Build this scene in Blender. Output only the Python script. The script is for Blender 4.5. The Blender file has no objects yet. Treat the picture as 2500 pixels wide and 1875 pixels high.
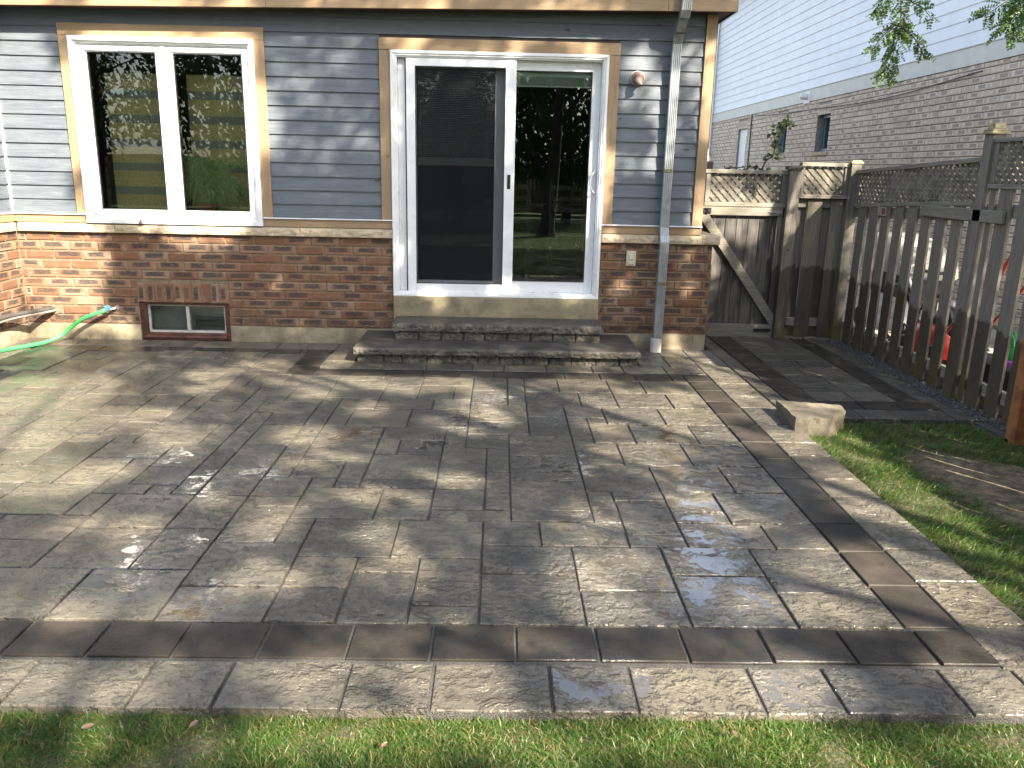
import bpy, bmesh, math, random
import numpy as np
from mathutils import Vector, Matrix, noise
random.seed(7)
C = bpy.context.scene.collection
R = math.radians

# ------------------------------------------------------------------ camera, sky, sun, exposure
def set_camera():
    yaw, p, ro = R(1.09501974), R(14.7310547), R(1.26009856)
    f = Vector((math.sin(yaw)*math.cos(p), math.cos(yaw)*math.cos(p), -math.sin(p)))
    r = Vector((math.cos(yaw), -math.sin(yaw), 0)); u = r.cross(f)
    r2 = math.cos(ro)*r + math.sin(ro)*u; u2 = -math.sin(ro)*r + math.cos(ro)*u
    cd = bpy.data.cameras.new('camera'); co = bpy.data.objects.new('camera', cd); C.objects.link(co)
    m = Matrix((r2, u2, -f)).transposed().to_4x4(); m.translation = (0.92688, -7.18679, 1.53602)
    co.matrix_world = m
    cd.sensor_width = 36; cd.lens = 1982.233/2500*36; cd.clip_start = .05; cd.clip_end = 500
    bpy.context.scene.camera = co
set_camera()
SUN = Vector((.484, -.645, .592)).normalized()          # towards the sun
world = bpy.data.worlds.new('World'); bpy.context.scene.world = world; world.use_nodes = True
wn = world.node_tree; bg = wn.nodes['Background']
sky = wn.nodes.new('ShaderNodeTexSky'); sky.sky_type = 'NISHITA'; sky.sun_disc = False
sky.sun_elevation = math.asin(SUN.z); sky.sun_rotation = math.atan2(SUN.x, SUN.y); sky.air_density = 1.0; sky.dust_density = 2.0
hs = wn.nodes.new('ShaderNodeHueSaturation'); hs.inputs['Saturation'].default_value = .62; wn.links.new(sky.outputs[0], hs.inputs['Color'])
wn.links.new(hs.outputs[0], bg.inputs[0]); bg.inputs[1].default_value = .105
sd = bpy.data.lights.new('sun', 'SUN'); sd.energy = 5.0; sd.angle = R(.53); sd.color = (1.0, .90, .74)
so = bpy.data.objects.new('sun', sd); C.objects.link(so); so.rotation_euler = (-SUN).to_track_quat('-Z', 'Y').to_euler()
so.location = (8, -10, 12)
vs = bpy.context.scene.view_settings
vs.view_transform = 'Standard'; vs.look = 'None'; vs.gamma = 1; vs.exposure = 2.35
cy = bpy.context.scene.cycles
cy.max_bounces = 8; cy.diffuse_bounces = 4; cy.glossy_bounces = 4; cy.transmission_bounces = 6; cy.transparent_max_bounces = 12
cy.use_denoising = True; cy.sample_clamp_indirect = 6; cy.caustics_reflective = False; cy.caustics_refractive = False

# ------------------------------------------------------------------ node helpers
# albedo trims, one per material
DIM = {'siding_paint': (.48,.49,.50), 'stained_wood_across': (.68,.72,.70), 'stained_wood_upright': (.68,.72,.70), 'stained_gate_planks': (.72,.72,.72), 'red_clay_brick': (.55,.575,.59), 'limestone': (.85,.85,.85),
       'parged_concrete': (.62,.62,.62), 'threshold_concrete': (.72,.72,.72), 'split_face_concrete': (.50,.50,.49), 'smooth_tread_concrete': (.60,.60,.60), 'slate_textured_paver': (.635,.625,.60), 'shaded_damp_paver': (.48,.475,.465),
       'charcoal_paver': (.54,.525,.50), 'white_vinyl': (.92,.92,.92), 'weathered_fence_wood': (.68,.65,.59), 'weathered_rail_wood': (.66,.66,.64), 'weathered_lattice': (.80,.80,.78), 'old_stone_block': (.42,.43,.44),
       'grey_beige_brick': (1.42,1.36,1.28), 'tan_mortar': (.75,.74,.72)}
class NT:
    def __init__(s, name):
        s.m = bpy.data.materials.new(name); s.m.use_nodes = True; s.t = s.m.node_tree
        s.b = s.t.nodes['Principled BSDF']; s.out = s.t.nodes['Material Output']
        s._c = {}
    def n(s, ty, **k):
        nd = s.t.nodes.new(ty)
        for a, v in k.items(): setattr(nd, a, v)
        return nd
    def put(s, sock, v):
        if isinstance(v, bpy.types.NodeSocket): s.t.links.new(v, sock)
        elif isinstance(v, tuple) and len(v) == 3 and sock.type == 'RGBA': sock.default_value = (*v, 1)
        elif sock.type == 'RGBA' and not isinstance(v, tuple): sock.default_value = (v, v, v, 1)
        else: sock.default_value = v
    def pos(s):
        if 'p' not in s._c: s._c['p'] = s.n('ShaderNodeNewGeometry').outputs['Position']
        return s._c['p']
    def attr(s, name, out='Fac'): return s.n('ShaderNodeAttribute', attribute_name=name).outputs[out]
    def math(s, op, a, b=0.0, c=0.0, clamp=False):
        nd = s.n('ShaderNodeMath', operation=op, use_clamp=clamp)
        s.put(nd.inputs[0], a); s.put(nd.inputs[1], b); s.put(nd.inputs[2], c); return nd.outputs[0]
    def vmath(s, op, a, b):
        nd = s.n('ShaderNodeVectorMath', operation=op); s.put(nd.inputs[0], a)
        if op == 'SCALE': s.put(nd.inputs[3], b)
        else: s.put(nd.inputs[1], b)
        return nd.outputs['Value'] if op in ('DISTANCE', 'LENGTH', 'DOT_PRODUCT') else nd.outputs[0]
    def map(s, v, scale=(1,1,1), loc=(0,0,0), rot=(0,0,0)):
        nd = s.n('ShaderNodeMapping'); s.put(nd.inputs[0], v)
        nd.inputs['Scale'].default_value = scale; nd.inputs['Location'].default_value = loc; nd.inputs['Rotation'].default_value = rot
        return nd.outputs[0]
    def noise(s, v, scale, detail=4, rough=.5, dist=0.0, out='Fac'):
        nd = s.n('ShaderNodeTexNoise'); s.put(nd.inputs['Vector'], v); nd.inputs['Scale'].default_value = scale
        nd.inputs['Detail'].default_value = detail; nd.inputs['Roughness'].default_value = rough; nd.inputs['Distortion'].default_value = dist
        return nd.outputs[out]
    def vor(s, v, scale, feature='F1', out='Distance', rnd=1.0):
        nd = s.n('ShaderNodeTexVoronoi', feature=feature); s.put(nd.inputs['Vector'], v); nd.inputs['Scale'].default_value = scale
        nd.inputs['Randomness'].default_value = rnd
        return nd.outputs[out]
    def range(s, v, a, b, c=0.0, d=1.0, smooth=True):
        nd = s.n('ShaderNodeMapRange', interpolation_type='SMOOTHSTEP' if smooth else 'LINEAR')
        s.put(nd.inputs[0], v); 
        for i, x in enumerate((a, b, c, d)): s.put(nd.inputs[i+1], x)
        return nd.outputs[0]
    def ramp(s, f, stops):
        nd = s.n('ShaderNodeValToRGB'); s.put(nd.inputs[0], f); e = nd.color_ramp.elements
        while len(e) < len(stops): e.new(.5)
        for k, (p, c) in enumerate(stops): e[k].position = p; e[k].color = (*c, 1)
        return nd.outputs[0]
    def mix(s, f, a, b, blend='MIX'):
        nd = s.n('ShaderNodeMix', data_type='RGBA', blend_type=blend)
        s.put(nd.inputs[0], f); s.put(nd.inputs[6], a); s.put(nd.inputs[7], b); return nd.outputs[2]
    def bump(s, h, dist, strength=1.0, normal=None):
        nd = s.n('ShaderNodeBump'); s.put(nd.inputs['Height'], h); nd.inputs['Distance'].default_value = dist
        s.put(nd.inputs['Strength'], strength)
        if normal is not None: s.put(nd.inputs['Normal'], normal)
        return nd.outputs[0]
    def sep(s, v):
        nd = s.n('ShaderNodeSeparateXYZ'); s.put(nd.inputs[0], v); return nd.outputs
    def done(s, color=None, rough=None, normal=None, **k):
        k_ = DIM.get(s.m.name)
        if color is not None and k_: color = s.mix(1.0, color, k_, 'MULTIPLY')
        if color is not None: s.put(s.b.inputs['Base Color'], color)
        if rough is not None: s.put(s.b.inputs['Roughness'], rough)
        if normal is not None: s.put(s.b.inputs['Normal'], normal)
        for a, v in k.items(): s.put(s.b.inputs[a.replace('_', ' ')], v)
        return s.m

def shifted(s, k=23.0):
    """world position moved by the piece's own random number, so that no two pieces show the same figure"""
    r = s.attr('rnd'); cv = s.n('ShaderNodeCombineXYZ')
    s.put(cv.inputs[0], s.math('MULTIPLY', r, k)); s.put(cv.inputs[1], s.math('MULTIPLY', r, k*1.7)); s.put(cv.inputs[2], s.math('MULTIPLY', r, k*.6))
    return s.vmath('ADD', s.pos(), cv.outputs[0])

# ------------------------------------------------------------------ materials
M = {}
def m_siding():
    s = NT('siding_paint'); p = shifted(s)
    g = s.noise(s.map(p, (1.2, 4, 60)), 3, 6, .6, .4); big = s.noise(s.map(p, (1.5, 1, 9)), 2.5, 4, .6)
    kn = s.vor(s.map(p, (1, .01, 2.2)), 2.3); knm = s.range(kn, .045, .07, 1, 0)
    scuff = s.range(s.noise(s.map(p, (2, 1, 14)), 4, 5, .65), .56, .72)
    c = s.ramp(s.math('ADD', s.math('MULTIPLY', g, .6), s.math('MULTIPLY', big, .4)), [(.3, (.13,.155,.185)), (.5, (.20,.23,.265)), (.72, (.28,.31,.345))])
    c = s.mix(s.math('MULTIPLY', scuff, .38), c, (.42,.45,.48)); c = s.mix(s.math('MULTIPLY', knm, .8), c, (.05,.055,.065))
    cr = s.range(s.noise(s.map(p, (.5, 1, 40)), 2.2, 3, .5, 1.2), .30, .315, 1, 0)
    c = s.mix(s.math('MULTIPLY', cr, .0), c, (.05,.05,.06))
    h = s.math('ADD', g, s.math('MULTIPLY', knm, -.6))
    return s.done(c, s.range(big, .3, .7, .42, .62), s.bump(h, .0025, .8))
M['siding'] = m_siding()
def m_trim(name, axis):
    s = NT(name); p = shifted(s); sc = {'x': (1.2, 22, 22), 'z': (22, 22, 1.2)}[axis]
    g = s.noise(s.map(p, sc), 4, 6, .6, .6); big = s.noise(p, 1.7, 3)
    c = s.ramp(g, [(.28, (.33,.20,.115)), (.5, (.43,.28,.165)), (.7, (.50,.34,.21))])
    c = s.mix(s.range(big, .35, .7), c, (.38,.245,.14)); kn = s.range(s.vor(s.map(p, (.8, .8, .8)), 3.1), .03, .055, 1, 0)
    c = s.mix(s.math('MULTIPLY', kn, .7), c, (.16,.075,.035))
    return s.done(c, .55, s.bump(g, .003, .7))
M['trim_x'] = m_trim('stained_wood_across', 'x'); M['trim_z'] = m_trim('stained_wood_upright', 'z')
def m_vinyl():
    s = NT('white_vinyl'); n = s.noise(s.pos(), 6, 4); z = s.noise(s.map(s.pos(), (2, 2, .7)), 9, 5, .6)
    return s.done(s.mix(s.range(z, .52, .75, 0, .25), (.80,.81,.82), (.66,.64,.60)), s.range(n, .3, .7, .22, .38))
M['vinyl'] = m_vinyl()
def simple(name, col, rough=.5, metal=0.0, n=8, amt=.25, bump=.0015, **k):
    s = NT(name); f = s.noise(s.pos(), n, 5, .6)
    c2 = tuple(x*(1-amt) for x in col)
    return s.done(s.mix(s.range(f, .35, .65), col, c2), rough, s.bump(f, bump, .6), Metallic=metal, **k)
def m_brick():
    s = NT('red_clay_brick'); p = shifted(s); uv = s.sep(s.n('ShaderNodeUVMap').outputs[0]); r = s.attr('rnd')
    n1 = s.noise(s.map(p, (1,1,2.2)), 26, 6, .65, .5); n2 = s.noise(p, 9, 3); n3 = s.noise(s.map(p, (1,1,5)), 30, 5, .7, 1.0)
    base = s.ramp(s.math('ADD', s.math('MULTIPLY', s.math('FRACT', s.math('MULTIPLY', r, 7.3)), .62), s.math('MULTIPLY', n1, .4)),
                  [(.12, (.27,.115,.058)), (.4, (.36,.175,.09)), (.62, (.41,.235,.135)), (.85, (.45,.30,.195))])
    base = s.mix(s.range(n2, .55, .8, 0, .55), base, (.50,.35,.25))
    du = s.math('ABSOLUTE', s.math('ADD', uv[0], s.math('MULTIPLY', s.math('SUBTRACT', n2, .5), .9)))
    dv = s.math('ABSOLUTE', s.math('ADD', s.math('SUBTRACT', uv[1], .30), s.math('MULTIPLY', s.math('SUBTRACT', n1, .5), .7)))
    d = s.math('MAXIMUM', s.math('MULTIPLY', du, .86), s.math('MULTIPLY', dv, .92))
    fl = s.range(d, .42, .68, 1, 0); keep = s.range(s.math('FRACT', s.math('MULTIPLY', r, 3.7)), .05, .25)
    fl = s.math('MULTIPLY', s.math('MULTIPLY', fl, keep), s.range(n3, .33, .55, .25, 1))
    c = s.mix(s.math('MULTIPLY', fl, .92), base, (.045,.04,.042))
    # splashed dirt low on the wall
    z = s.sep(s.pos())[2]; low = s.range(s.math('ADD', z, s.math('MULTIPLY', n2, .5)), .36, .58, 1, 0)
    c = s.mix(s.math('MULTIPLY', low, s.range(n1, .38, .62, 0, .72)), c, (.04,.032,.026))
    ridge = s.range(s.math('ABSOLUTE', s.math('SUBTRACT', d, .8)), .0, .09, 1, 0)
    h = s.math('ADD', s.math('MULTIPLY', n3, 1.0), s.math('MULTIPLY', ridge, .8)); h = s.math('ADD', h, s.range(d, .72, .8, 0, -.9))
    return s.done(c, .85, s.bump(h, .004, .9))
M['brick'] = m_brick()
def m_brick2():
    s = NT('grey_beige_brick'); p = shifted(s); uv = s.sep(s.n('ShaderNodeUVMap').outputs[0]); r = s.attr('rnd')
    n1 = s.noise(p, 22, 5, .6); 
    base = s.ramp(s.math('ADD', s.math('MULTIPLY', r, .6), s.math('MULTIPLY', n1, .4)), [(.15, (.36,.315,.26)), (.5, (.44,.39,.325)), (.85, (.48,.44,.38))])
    du = s.math('ABSOLUTE', s.math('SUBTRACT', uv[0], .14)); dv = s.math('ABSOLUTE', s.math('ADD', s.math('SUBTRACT', uv[1], .12), s.math('MULTIPLY', s.math('SUBTRACT', n1, .5), .5)))
    d = s.math('MAXIMUM', s.math('MULTIPLY', du, 1.05), s.math('MULTIPLY', dv, .95)); fl = s.range(d, .48, .62, 1, 0)
    e = s.range(s.math('ABSOLUTE', s.math('SUBTRACT', d, .72)), 0, .1, 1, 0)
    c = s.mix(s.math('MULTIPLY', fl, s.range(s.math('FRACT', s.math('MULTIPLY', r, 5.1)), .1, .8, .15, .8)), base, (.20,.175,.155)); c = s.mix(s.math('MULTIPLY', e, .5), c, (.56,.53,.48))
    return s.done(c, .9, s.bump(s.math('ADD', n1, e), .005, .8))
M['brick2'] = m_brick2()
M['mortar'] = simple('tan_mortar', (.29,.23,.155), .95, n=40, amt=.35, bump=.004)
M['mortar2'] = simple('grey_mortar', (.30,.275,.24), .95, n=40, amt=.35)
def m_lime():
    s = NT('limestone'); p = shifted(s); n1 = s.noise(s.map(p, (1,1,2)), 14, 6, .6, .6); n2 = s.noise(p, 3.5, 3)
    c = s.ramp(n1, [(.3, (.42,.33,.215)), (.55, (.56,.46,.32)), (.75, (.63,.54,.40))]); c = s.mix(s.range(n2, .5, .75, 0, .4), c, (.40,.32,.23))
    t = s.math('FRACT', s.math('MULTIPLY', n1, 5)); return s.done(c, .85, s.bump(s.math('ADD', n1, s.math('MULTIPLY', t, .15)), .006, .8))
M['lime'] = m_lime()
def m_conc(name, a, b, k=7, bump=.004, rough=.85):
    s = NT(name); p = shifted(s); n1 = s.noise(p, k, 7, .65); n2 = s.noise(p, 90, 2); st = s.range(s.noise(s.map(p, (1,1,.5)), 2.4, 4, .6, .5), .48, .66)
    c = s.mix(s.range(n1, .35, .65), a, b); c = s.mix(s.math('MULTIPLY', st, .55), c, tuple(x*.42 for x in b)); c = s.mix(s.range(n2, .3, .4, .4, 0), c, tuple(x*.4 for x in b))
    return s.done(c, rough, s.bump(s.math('ADD', n1, s.math('MULTIPLY', n2, .3)), bump, .8))
M['conc'] = m_conc('parged_concrete', (.47,.40,.27), (.33,.27,.18))
M['conc_y'] = m_conc('threshold_concrete', (.42,.35,.22), (.31,.26,.16), 4)
M['split'] = m_conc('split_face_concrete', (.23,.205,.165), (.115,.105,.09), 16, .012)
M['tread'] = m_conc('smooth_tread_concrete', (.13,.122,.11), (.085,.08,.074), 9, .002, .42)
M['block'] = m_conc('old_stone_block', (.40,.34,.24), (.24,.20,.14), 9, .008)
def wet_spots(s):
    pts = [(1.62,-4.22,.50),(1.75,-3.75,.42),(2.05,-3.45,.38),(1.80,-3.02,.36),(1.25,-4.95,.20),(1.95,-2.5,.3),(2.3,-3.2,.3),(1.3,-3.1,.25),(.75,-2.3,.25),(2.2,-2.75,.22),(-.55,-3.45,.24),(-.25,-3.25,.2),(-.5,-4.35,.22),(-.12,-4.52,.16),(-.1,-4.0,.16),(-.45,-4.1,.2),(.55,-2.7,.16),(.72,-1.9,.2),(.9,-1.7,.18),(1.35,-2.2,.2),(-.2,-3.0,.14),(-.9,-3.0,.2),(1.9,-4.98,.2),(.1,-2.6,.2),(1.5,-3.95,.25)]
    tot = None
    for x, y, r in pts:
        d = s.vmath('DISTANCE', s.pos(), (x, y, 0.0)); v = s.range(d, r*.45, r*1.35, 1, 0)
        tot = v if tot is None else s.math('MAXIMUM', tot, v)
    return tot
def m_paver(nm='slate_textured_paver'):
    s = NT(nm); p = shifted(s); r = s.attr('rnd')
    n1 = s.noise(s.map(p, (1,1.3,1)), 8.5, 6, .62, .15); n2 = s.noise(p, 34, 5, .65); n3 = s.noise(p, 3.2, 4, .6); fine = s.noise(p, 150, 2, .7)
    t = s.math('MULTIPLY', s.math('ADD', n1, s.math('MULTIPLY', n2, .16)), 7.0); fl = s.math('FLOOR', t); fr = s.range(s.math('FRACT', t), .25, 1.0)
    terr = s.math('DIVIDE', s.math('ADD', fl, fr), 7.0)
    spots = wet_spots(s); damp = s.range(s.noise(s.pos(), .85, 4, .55), .36, .62)
    lvl = s.math('ADD', .30, s.math('MULTIPLY', spots, .225)); pud = s.range(s.math('SUBTRACT', s.math('ADD', s.math('MULTIPLY', terr, .55), s.math('ADD', s.math('MULTIPLY', n1, .45), s.math('MULTIPLY', s.math('SUBTRACT', n2, .5), .42))), lvl), -.005, .008, 1, 0)
    smooth = s.range(s.noise(s.pos(), 1.1, 2), .42, .55)
    rr = s.math('FRACT', s.math('MULTIPLY', r, 9.7))
    base = s.mix(rr, (.255,.225,.17), (.15,.142,.12)); base = s.mix(s.range(s.math('FRACT', s.math('MULTIPLY', r, 31.3)), .72, .8), base, (.115,.108,.095)); low_ = s.range(terr, .38, .62, 1, 0); base = s.mix(s.math('MULTIPLY', low_, s.range(s.noise(s.pos(), 1.7, 3), .35, .65, .15, .62)), base, (.085,.078,.066)); edge = s.math('MULTIPLY', s.range(s.math('FRACT', t), .45, .6), s.range(s.math('FRACT', t), .8, .95, 1, 0)); base = s.mix(s.math('MULTIPLY', edge, .22), base, (.06,.055,.047))
    base = s.mix(s.range(n2, .4, .62, 0, .38), base, (.29,.26,.20)); base = s.mix(s.range(fine, .34, .42, .55, 0), base, (.05,.046,.04)); base = s.mix(s.range(fine, .6, .68, 0, .4), base, (.36,.33,.27))
    base = s.mix(s.range(n3, .48, .68, 0, .5), base, (.085,.082,.075))
    wetc = s.mix(1.0, base, (.66,.64,.62), 'MULTIPLY'); base = s.mix(s.math('MAXIMUM', s.math('MULTIPLY', damp, .8), pud), base, wetc)
    rough = s.math('ADD', s.math('MULTIPLY', damp, -.24), s.math('ADD', .62, s.math('MULTIPLY', s.math('SUBTRACT', n2, .5), .3)))
    rough = s.mix(s.math('MULTIPLY', spots, .85), rough, .13); rough = s.mix(pud, rough, .035)
    st = s.math('SUBTRACT', 1.0, s.math('MULTIPLY', pud, .97))
    h = s.math('ADD', s.math('MULTIPLY', terr, 1.0), s.math('ADD', s.math('MULTIPLY', n2, .07), s.math('MULTIPLY', fine, .02)))
    nb = s.bump(h, .080, s.math('MULTIPLY', st, s.math('MAXIMUM', s.range(s.noise(p, 2.1, 3),   .32, .62, .50, 1.0), spots))); nb = s.bump(n3, .03, .05, nb)
    ior = s.n('ShaderNodeMapRange'); s.put(ior.inputs[0], s.math('MAXIMUM', pud, s.math('MULTIPLY', spots, .8))); ior.inputs[3].default_value = 1.45; ior.inputs[4].default_value = 1.85
    coat = s.math('ADD', .30, s.math('MULTIPLY', s.math('MAXIMUM', spots, s.math('MULTIPLY', damp, .4)), .7))
    s.put(s.b.inputs['Coat Normal'], nb)
    return s.done(base, rough, nb, IOR=ior.outputs[0], Coat_Weight=coat, Coat_Roughness=.09, Coat_IOR=1.5)
M['paver'] = m_paver(); M['paver_shaded'] = m_paver('shaded_damp_paver')  # walkway copy is darkened: fence shade put into its colour, besides the damp
def m_dark():
    s = NT('charcoal_paver'); p = shifted(s); r = s.attr('rnd'); n1 = s.noise(p, 3.5, 4, .6); fine = s.noise(p, 130, 3, .7)
    c = s.mix(s.math('FRACT', s.math('MULTIPLY', r, 5.3)), (.044,.041,.037), (.066,.059,.052)); c = s.mix(s.range(n1, .42, .68, 0, .8), c, (.115,.10,.085)); c = s.mix(s.range(s.noise(p, 11, 5, .7), .52, .66, 0, .45), c, (.028,.026,.024)); c = s.mix(s.range(fine, .62, .72, 0, .5), c, (.24,.22,.2))
    damp = s.range(s.noise(s.pos(), 1.3, 3), .4, .6); spots = wet_spots(s); wet = s.math('MAXIMUM', s.math('MULTIPLY', damp, .6), spots)
    drop = s.noise(p, 55, 3, .5, .4)
    back = s.range(s.sep(s.pos())[1], -.9, -.4)
    wet = s.math('MAXIMUM', wet, back)
    return s.done(c, s.math('ADD', s.range(wet, 0, 1, .5, .16), s.math('MULTIPLY', back, .10)), s.bump(s.math('ADD', fine, s.math('MULTIPLY', drop, s.range(wet, .2, 1, .2, 2.0))), .0028, s.range(back, 0, 1, .8, .12)), Specular_IOR_Level=s.math('ADD', .14, s.math('MULTIPLY', spots, .5)))
M['dark'] = m_dark()
def m_sand():
    s = NT('joint_sand'); n = s.vor(s.pos(), 260); f = s.noise(s.pos(), 60, 4)
    return s.done(s.mix(s.range(n, .2, .7), (.13,.122,.11), (.035,.033,.03)), .95, s.bump(n, .004, 1.0))
M['sand'] = m_sand()
def m_fence():
    s = NT('weathered_fence_wood'); p = shifted(s, 9); q = s.map(p, (1,1,1)); r = s.attr('rnd')
    g = s.noise(s.map(p, (26, 26, 1.3)), 3, 6, .62, .5); big = s.noise(s.map(p, (3, 3, 1)), 2.2, 4, .6)
    c = s.ramp(g, [(.25, (.115,.105,.095)), (.5, (.235,.225,.205)), (.72, (.33,.32,.295))])
    c = s.mix(s.range(big, .5, .8, 0, .6), c, (.27,.225,.14)); c = s.mix(s.math('MULTIPLY', s.math('FRACT', s.math('MULTIPLY', r, 6.1)), .35), c, (.17,.15,.13))
    kn = s.range(s.vor(s.map(p, (1.2,1.2,1.0)), 4.2), .04, .07, 1, 0); c = s.mix(s.math('MULTIPLY', kn, .75), c, (.05,.045,.04))
    pz = s.sep(s.pos())[2]; ed = s.math('ADD', pz, s.math('ADD', s.math('MULTIPLY', s.math('SUBTRACT', s.noise(s.map(s.pos(), (9,9,2.0)), 1.3, 5, .7), .5), .34), s.math('MULTIPLY', s.math('SUBTRACT', s.noise(s.pos(), 1.1, 2), .5), .9)))
    wet = s.range(ed, .60, .63, 1, 0)
    c = s.mix(s.math('MULTIPLY', wet, .9), c, s.mix(1.0, c, (.30,.27,.22), 'MULTIPLY'))
    al = s.range(pz, .02, .30, 1, 0); c = s.mix(s.math('MULTIPLY', al, s.range(big, .35, .6, .1, .8)), c, (.14,.125,.055))
    return s.done(c, s.range(wet, 0, 1, .85, .5), s.bump(g, .004, .9))
M['fence'] = m_fence()
def m_gate():
    s = NT('stained_gate_planks'); p = shifted(s, 9); g = s.noise(s.map(p, (26, 26, 1.3)), 3, 6, .62, .5); st = s.noise(s.map(p, (7, 7, .8)), 1.6, 5, .6)
    c = s.ramp(g, [(.25, (.05,.045,.04)), (.5, (.12,.11,.098)), (.75, (.21,.20,.18))]); c = s.mix(s.range(st, .42, .62, 0, .85), c, (.016,.013,.011)); c = s.mix(s.range(st, .30, .38, .35, 0), c, (.14,.09,.055))
    return s.done(c, .7, s.bump(g, .004, .9))
M['gatewood'] = m_gate()
def m_fence_x():
    s = NT('weathered_rail_wood'); p = shifted(s, 9); g = s.noise(s.map(p, (1.5, 1.5, 26)), 3, 6, .62, .5); big = s.noise(p, 2.4, 4, .6)
    c = s.ramp(g, [(.25, (.14,.125,.105)), (.5, (.27,.25,.21)), (.72, (.37,.345,.30))]); c = s.mix(s.range(big, .5, .75, 0, .5), c, (.22,.205,.12))
    return s.done(c, .85, s.bump(g, .003, .9))
M['rail'] = m_fence_x()
M['lattice'] = simple('weathered_lattice', (.235,.21,.165), .85, n=14, amt=.5)
M['cedar'] = simple('new_cedar', (.30,.115,.04), .6, n=14, amt=.5, bump=.004)
M['capwood'] = simple('mossy_post_cap', (.42,.36,.22), .85, n=22, amt=.55, bump=.004)
M['alu'] = simple('grey_downspout_metal', (.34,.36,.37), .35, .55, n=10, amt=.25)
M['pvc'] = simple('white_pvc_pipe', (.62,.60,.53), .45, n=12, amt=.2)
M['screwmetal'] = simple('brass_strap', (.26,.23,.13), .45, .4)
M['vent'] = simple('brown_plastic', (.19,.125,.10), .5, n=20)
M['ventw'] = simple('pale_flange', (.5,.47,.42), .6)
M['outlet'] = simple('cream_plastic', (.55,.52,.38), .45, n=20, amt=.1)
M['soffit'] = simple('brown_soffit', (.075,.035,.025), .5)
M['brownframe'] = simple('brown_painted_frame', (.10,.035,.02), .5, n=14, amt=.5)
M['alframe'] = simple('white_slider_frame', (.52,.51,.46), .45, n=20, amt=.25)
M['black'] = simple('black_plastic', (.012,.012,.013), .4)
M['darkmetal'] = simple('black_iron', (.02,.02,.022), .5, .3)
M['zinc'] = simple('zinc_plate', (.45,.45,.44), .4, .7)
M['gasket'] = simple('dark_gasket', (.03,.03,.032), .6)
M['hose'] = simple('green_hose_rubber', (.05,.40,.10), .35, n=30, amt=.12)
M['blue'] = simple('blue_valve', (.06,.20,.28), .4)
M['pipeins'] = simple('dark_pipe_sleeve', (.07,.06,.055), .55, n=30)
M['cable'] = simple('grey_cable', (.22,.195,.165), .5)
M['roof'] = simple('asphalt_shingles', (.07,.065,.06), .9, n=60, amt=.5)
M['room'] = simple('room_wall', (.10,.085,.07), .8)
M['blind'] = simple('pale_blind', (.66,.70,.61), .5, n=3, amt=.05)
M['shade'] = simple('tan_zebra_shade', (.66,.52,.24), .9, n=60, amt=.3)
M['sheer'] = simple('grey_sheer_band', (.30,.31,.26), .9, n=60, amt=.2)
M['nsiding'] = simple('white_neighbour_siding', (.70,.73,.78), .5, n=3, amt=.08, bump=.0008)
M['nband'] = simple('pale_band_board', (.60,.60,.55), .6, n=5, amt=.1)
M['bluewin'] = simple('blue_grey_window_trim', (.11,.18,.225), .4)
M['white'] = simple('white_paint', (.75,.75,.74), .5, n=5, amt=.08)
M['red'] = simple('red_plastic', (.50,.035,.016), .3, n=5, amt=.1)
M['darkred'] = simple('dark_red_plastic', (.35,.02,.02), .35, n=5)
M['tarp'] = simple('cream_tarp', (.52,.49,.40), .7, n=5, amt=.2, bump=.01)
M['greenp'] = simple('green_plastic', (.04,.35,.08), .35)
M['purple'] = simple('purple_plastic', (.30,.05,.34), .35)
M['slab2'] = m_conc('pale_yard_concrete', (.50,.46,.38), (.36,.33,.27), 3)
M['flowerpot'] = simple('terracotta', (.40,.16,.09), .8)
M['rust'] = simple('rusty_plate', (.22,.07,.045), .7)
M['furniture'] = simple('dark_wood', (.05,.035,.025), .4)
M['seat'] = simple('grey_upholstery', (.22,.22,.21), .8)
def m_glass():
    s = NT('window_glass'); t = s.n('ShaderNodeBsdfTransparent'); t.inputs[0].default_value = (.86,.90,.87,1)
    g = s.n('ShaderNodeBsdfGlossy'); g.inputs['Roughness'].default_value = .004
    s.put(g.inputs['Normal'], s.bump(s.noise(s.pos(), 1.1, 1), .004, .3))
    fr = s.n('ShaderNodeFresnel'); fr.inputs[0].default_value = 1.52
    mx = s.n('ShaderNodeMixShader'); s.put(mx.inputs[0], s.math('MULTIPLY', fr.outputs[0], 1.5, clamp=True)); s.put(mx.inputs[1], t.outputs[0]); s.put(mx.inputs[2], g.outputs[0])
    s.put(s.out.inputs[0], mx.outputs[0]); return s.m
M['glass'] = m_glass()
def m_screen():
    s = NT('insect_screen'); t = s.n('ShaderNodeBsdfTransparent'); d = s.n('ShaderNodeBsdfDiffuse'); d.inputs[0].default_value = (.020,.021,.025,1)
    mx = s.n('ShaderNodeMixShader'); mx.inputs[0].default_value = .36; s.put(mx.inputs[1], t.outputs[0]); s.put(mx.inputs[2], d.outputs[0]); s.put(s.out.inputs[0], mx.outputs[0]); return s.m
M['screen'] = m_screen()
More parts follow.
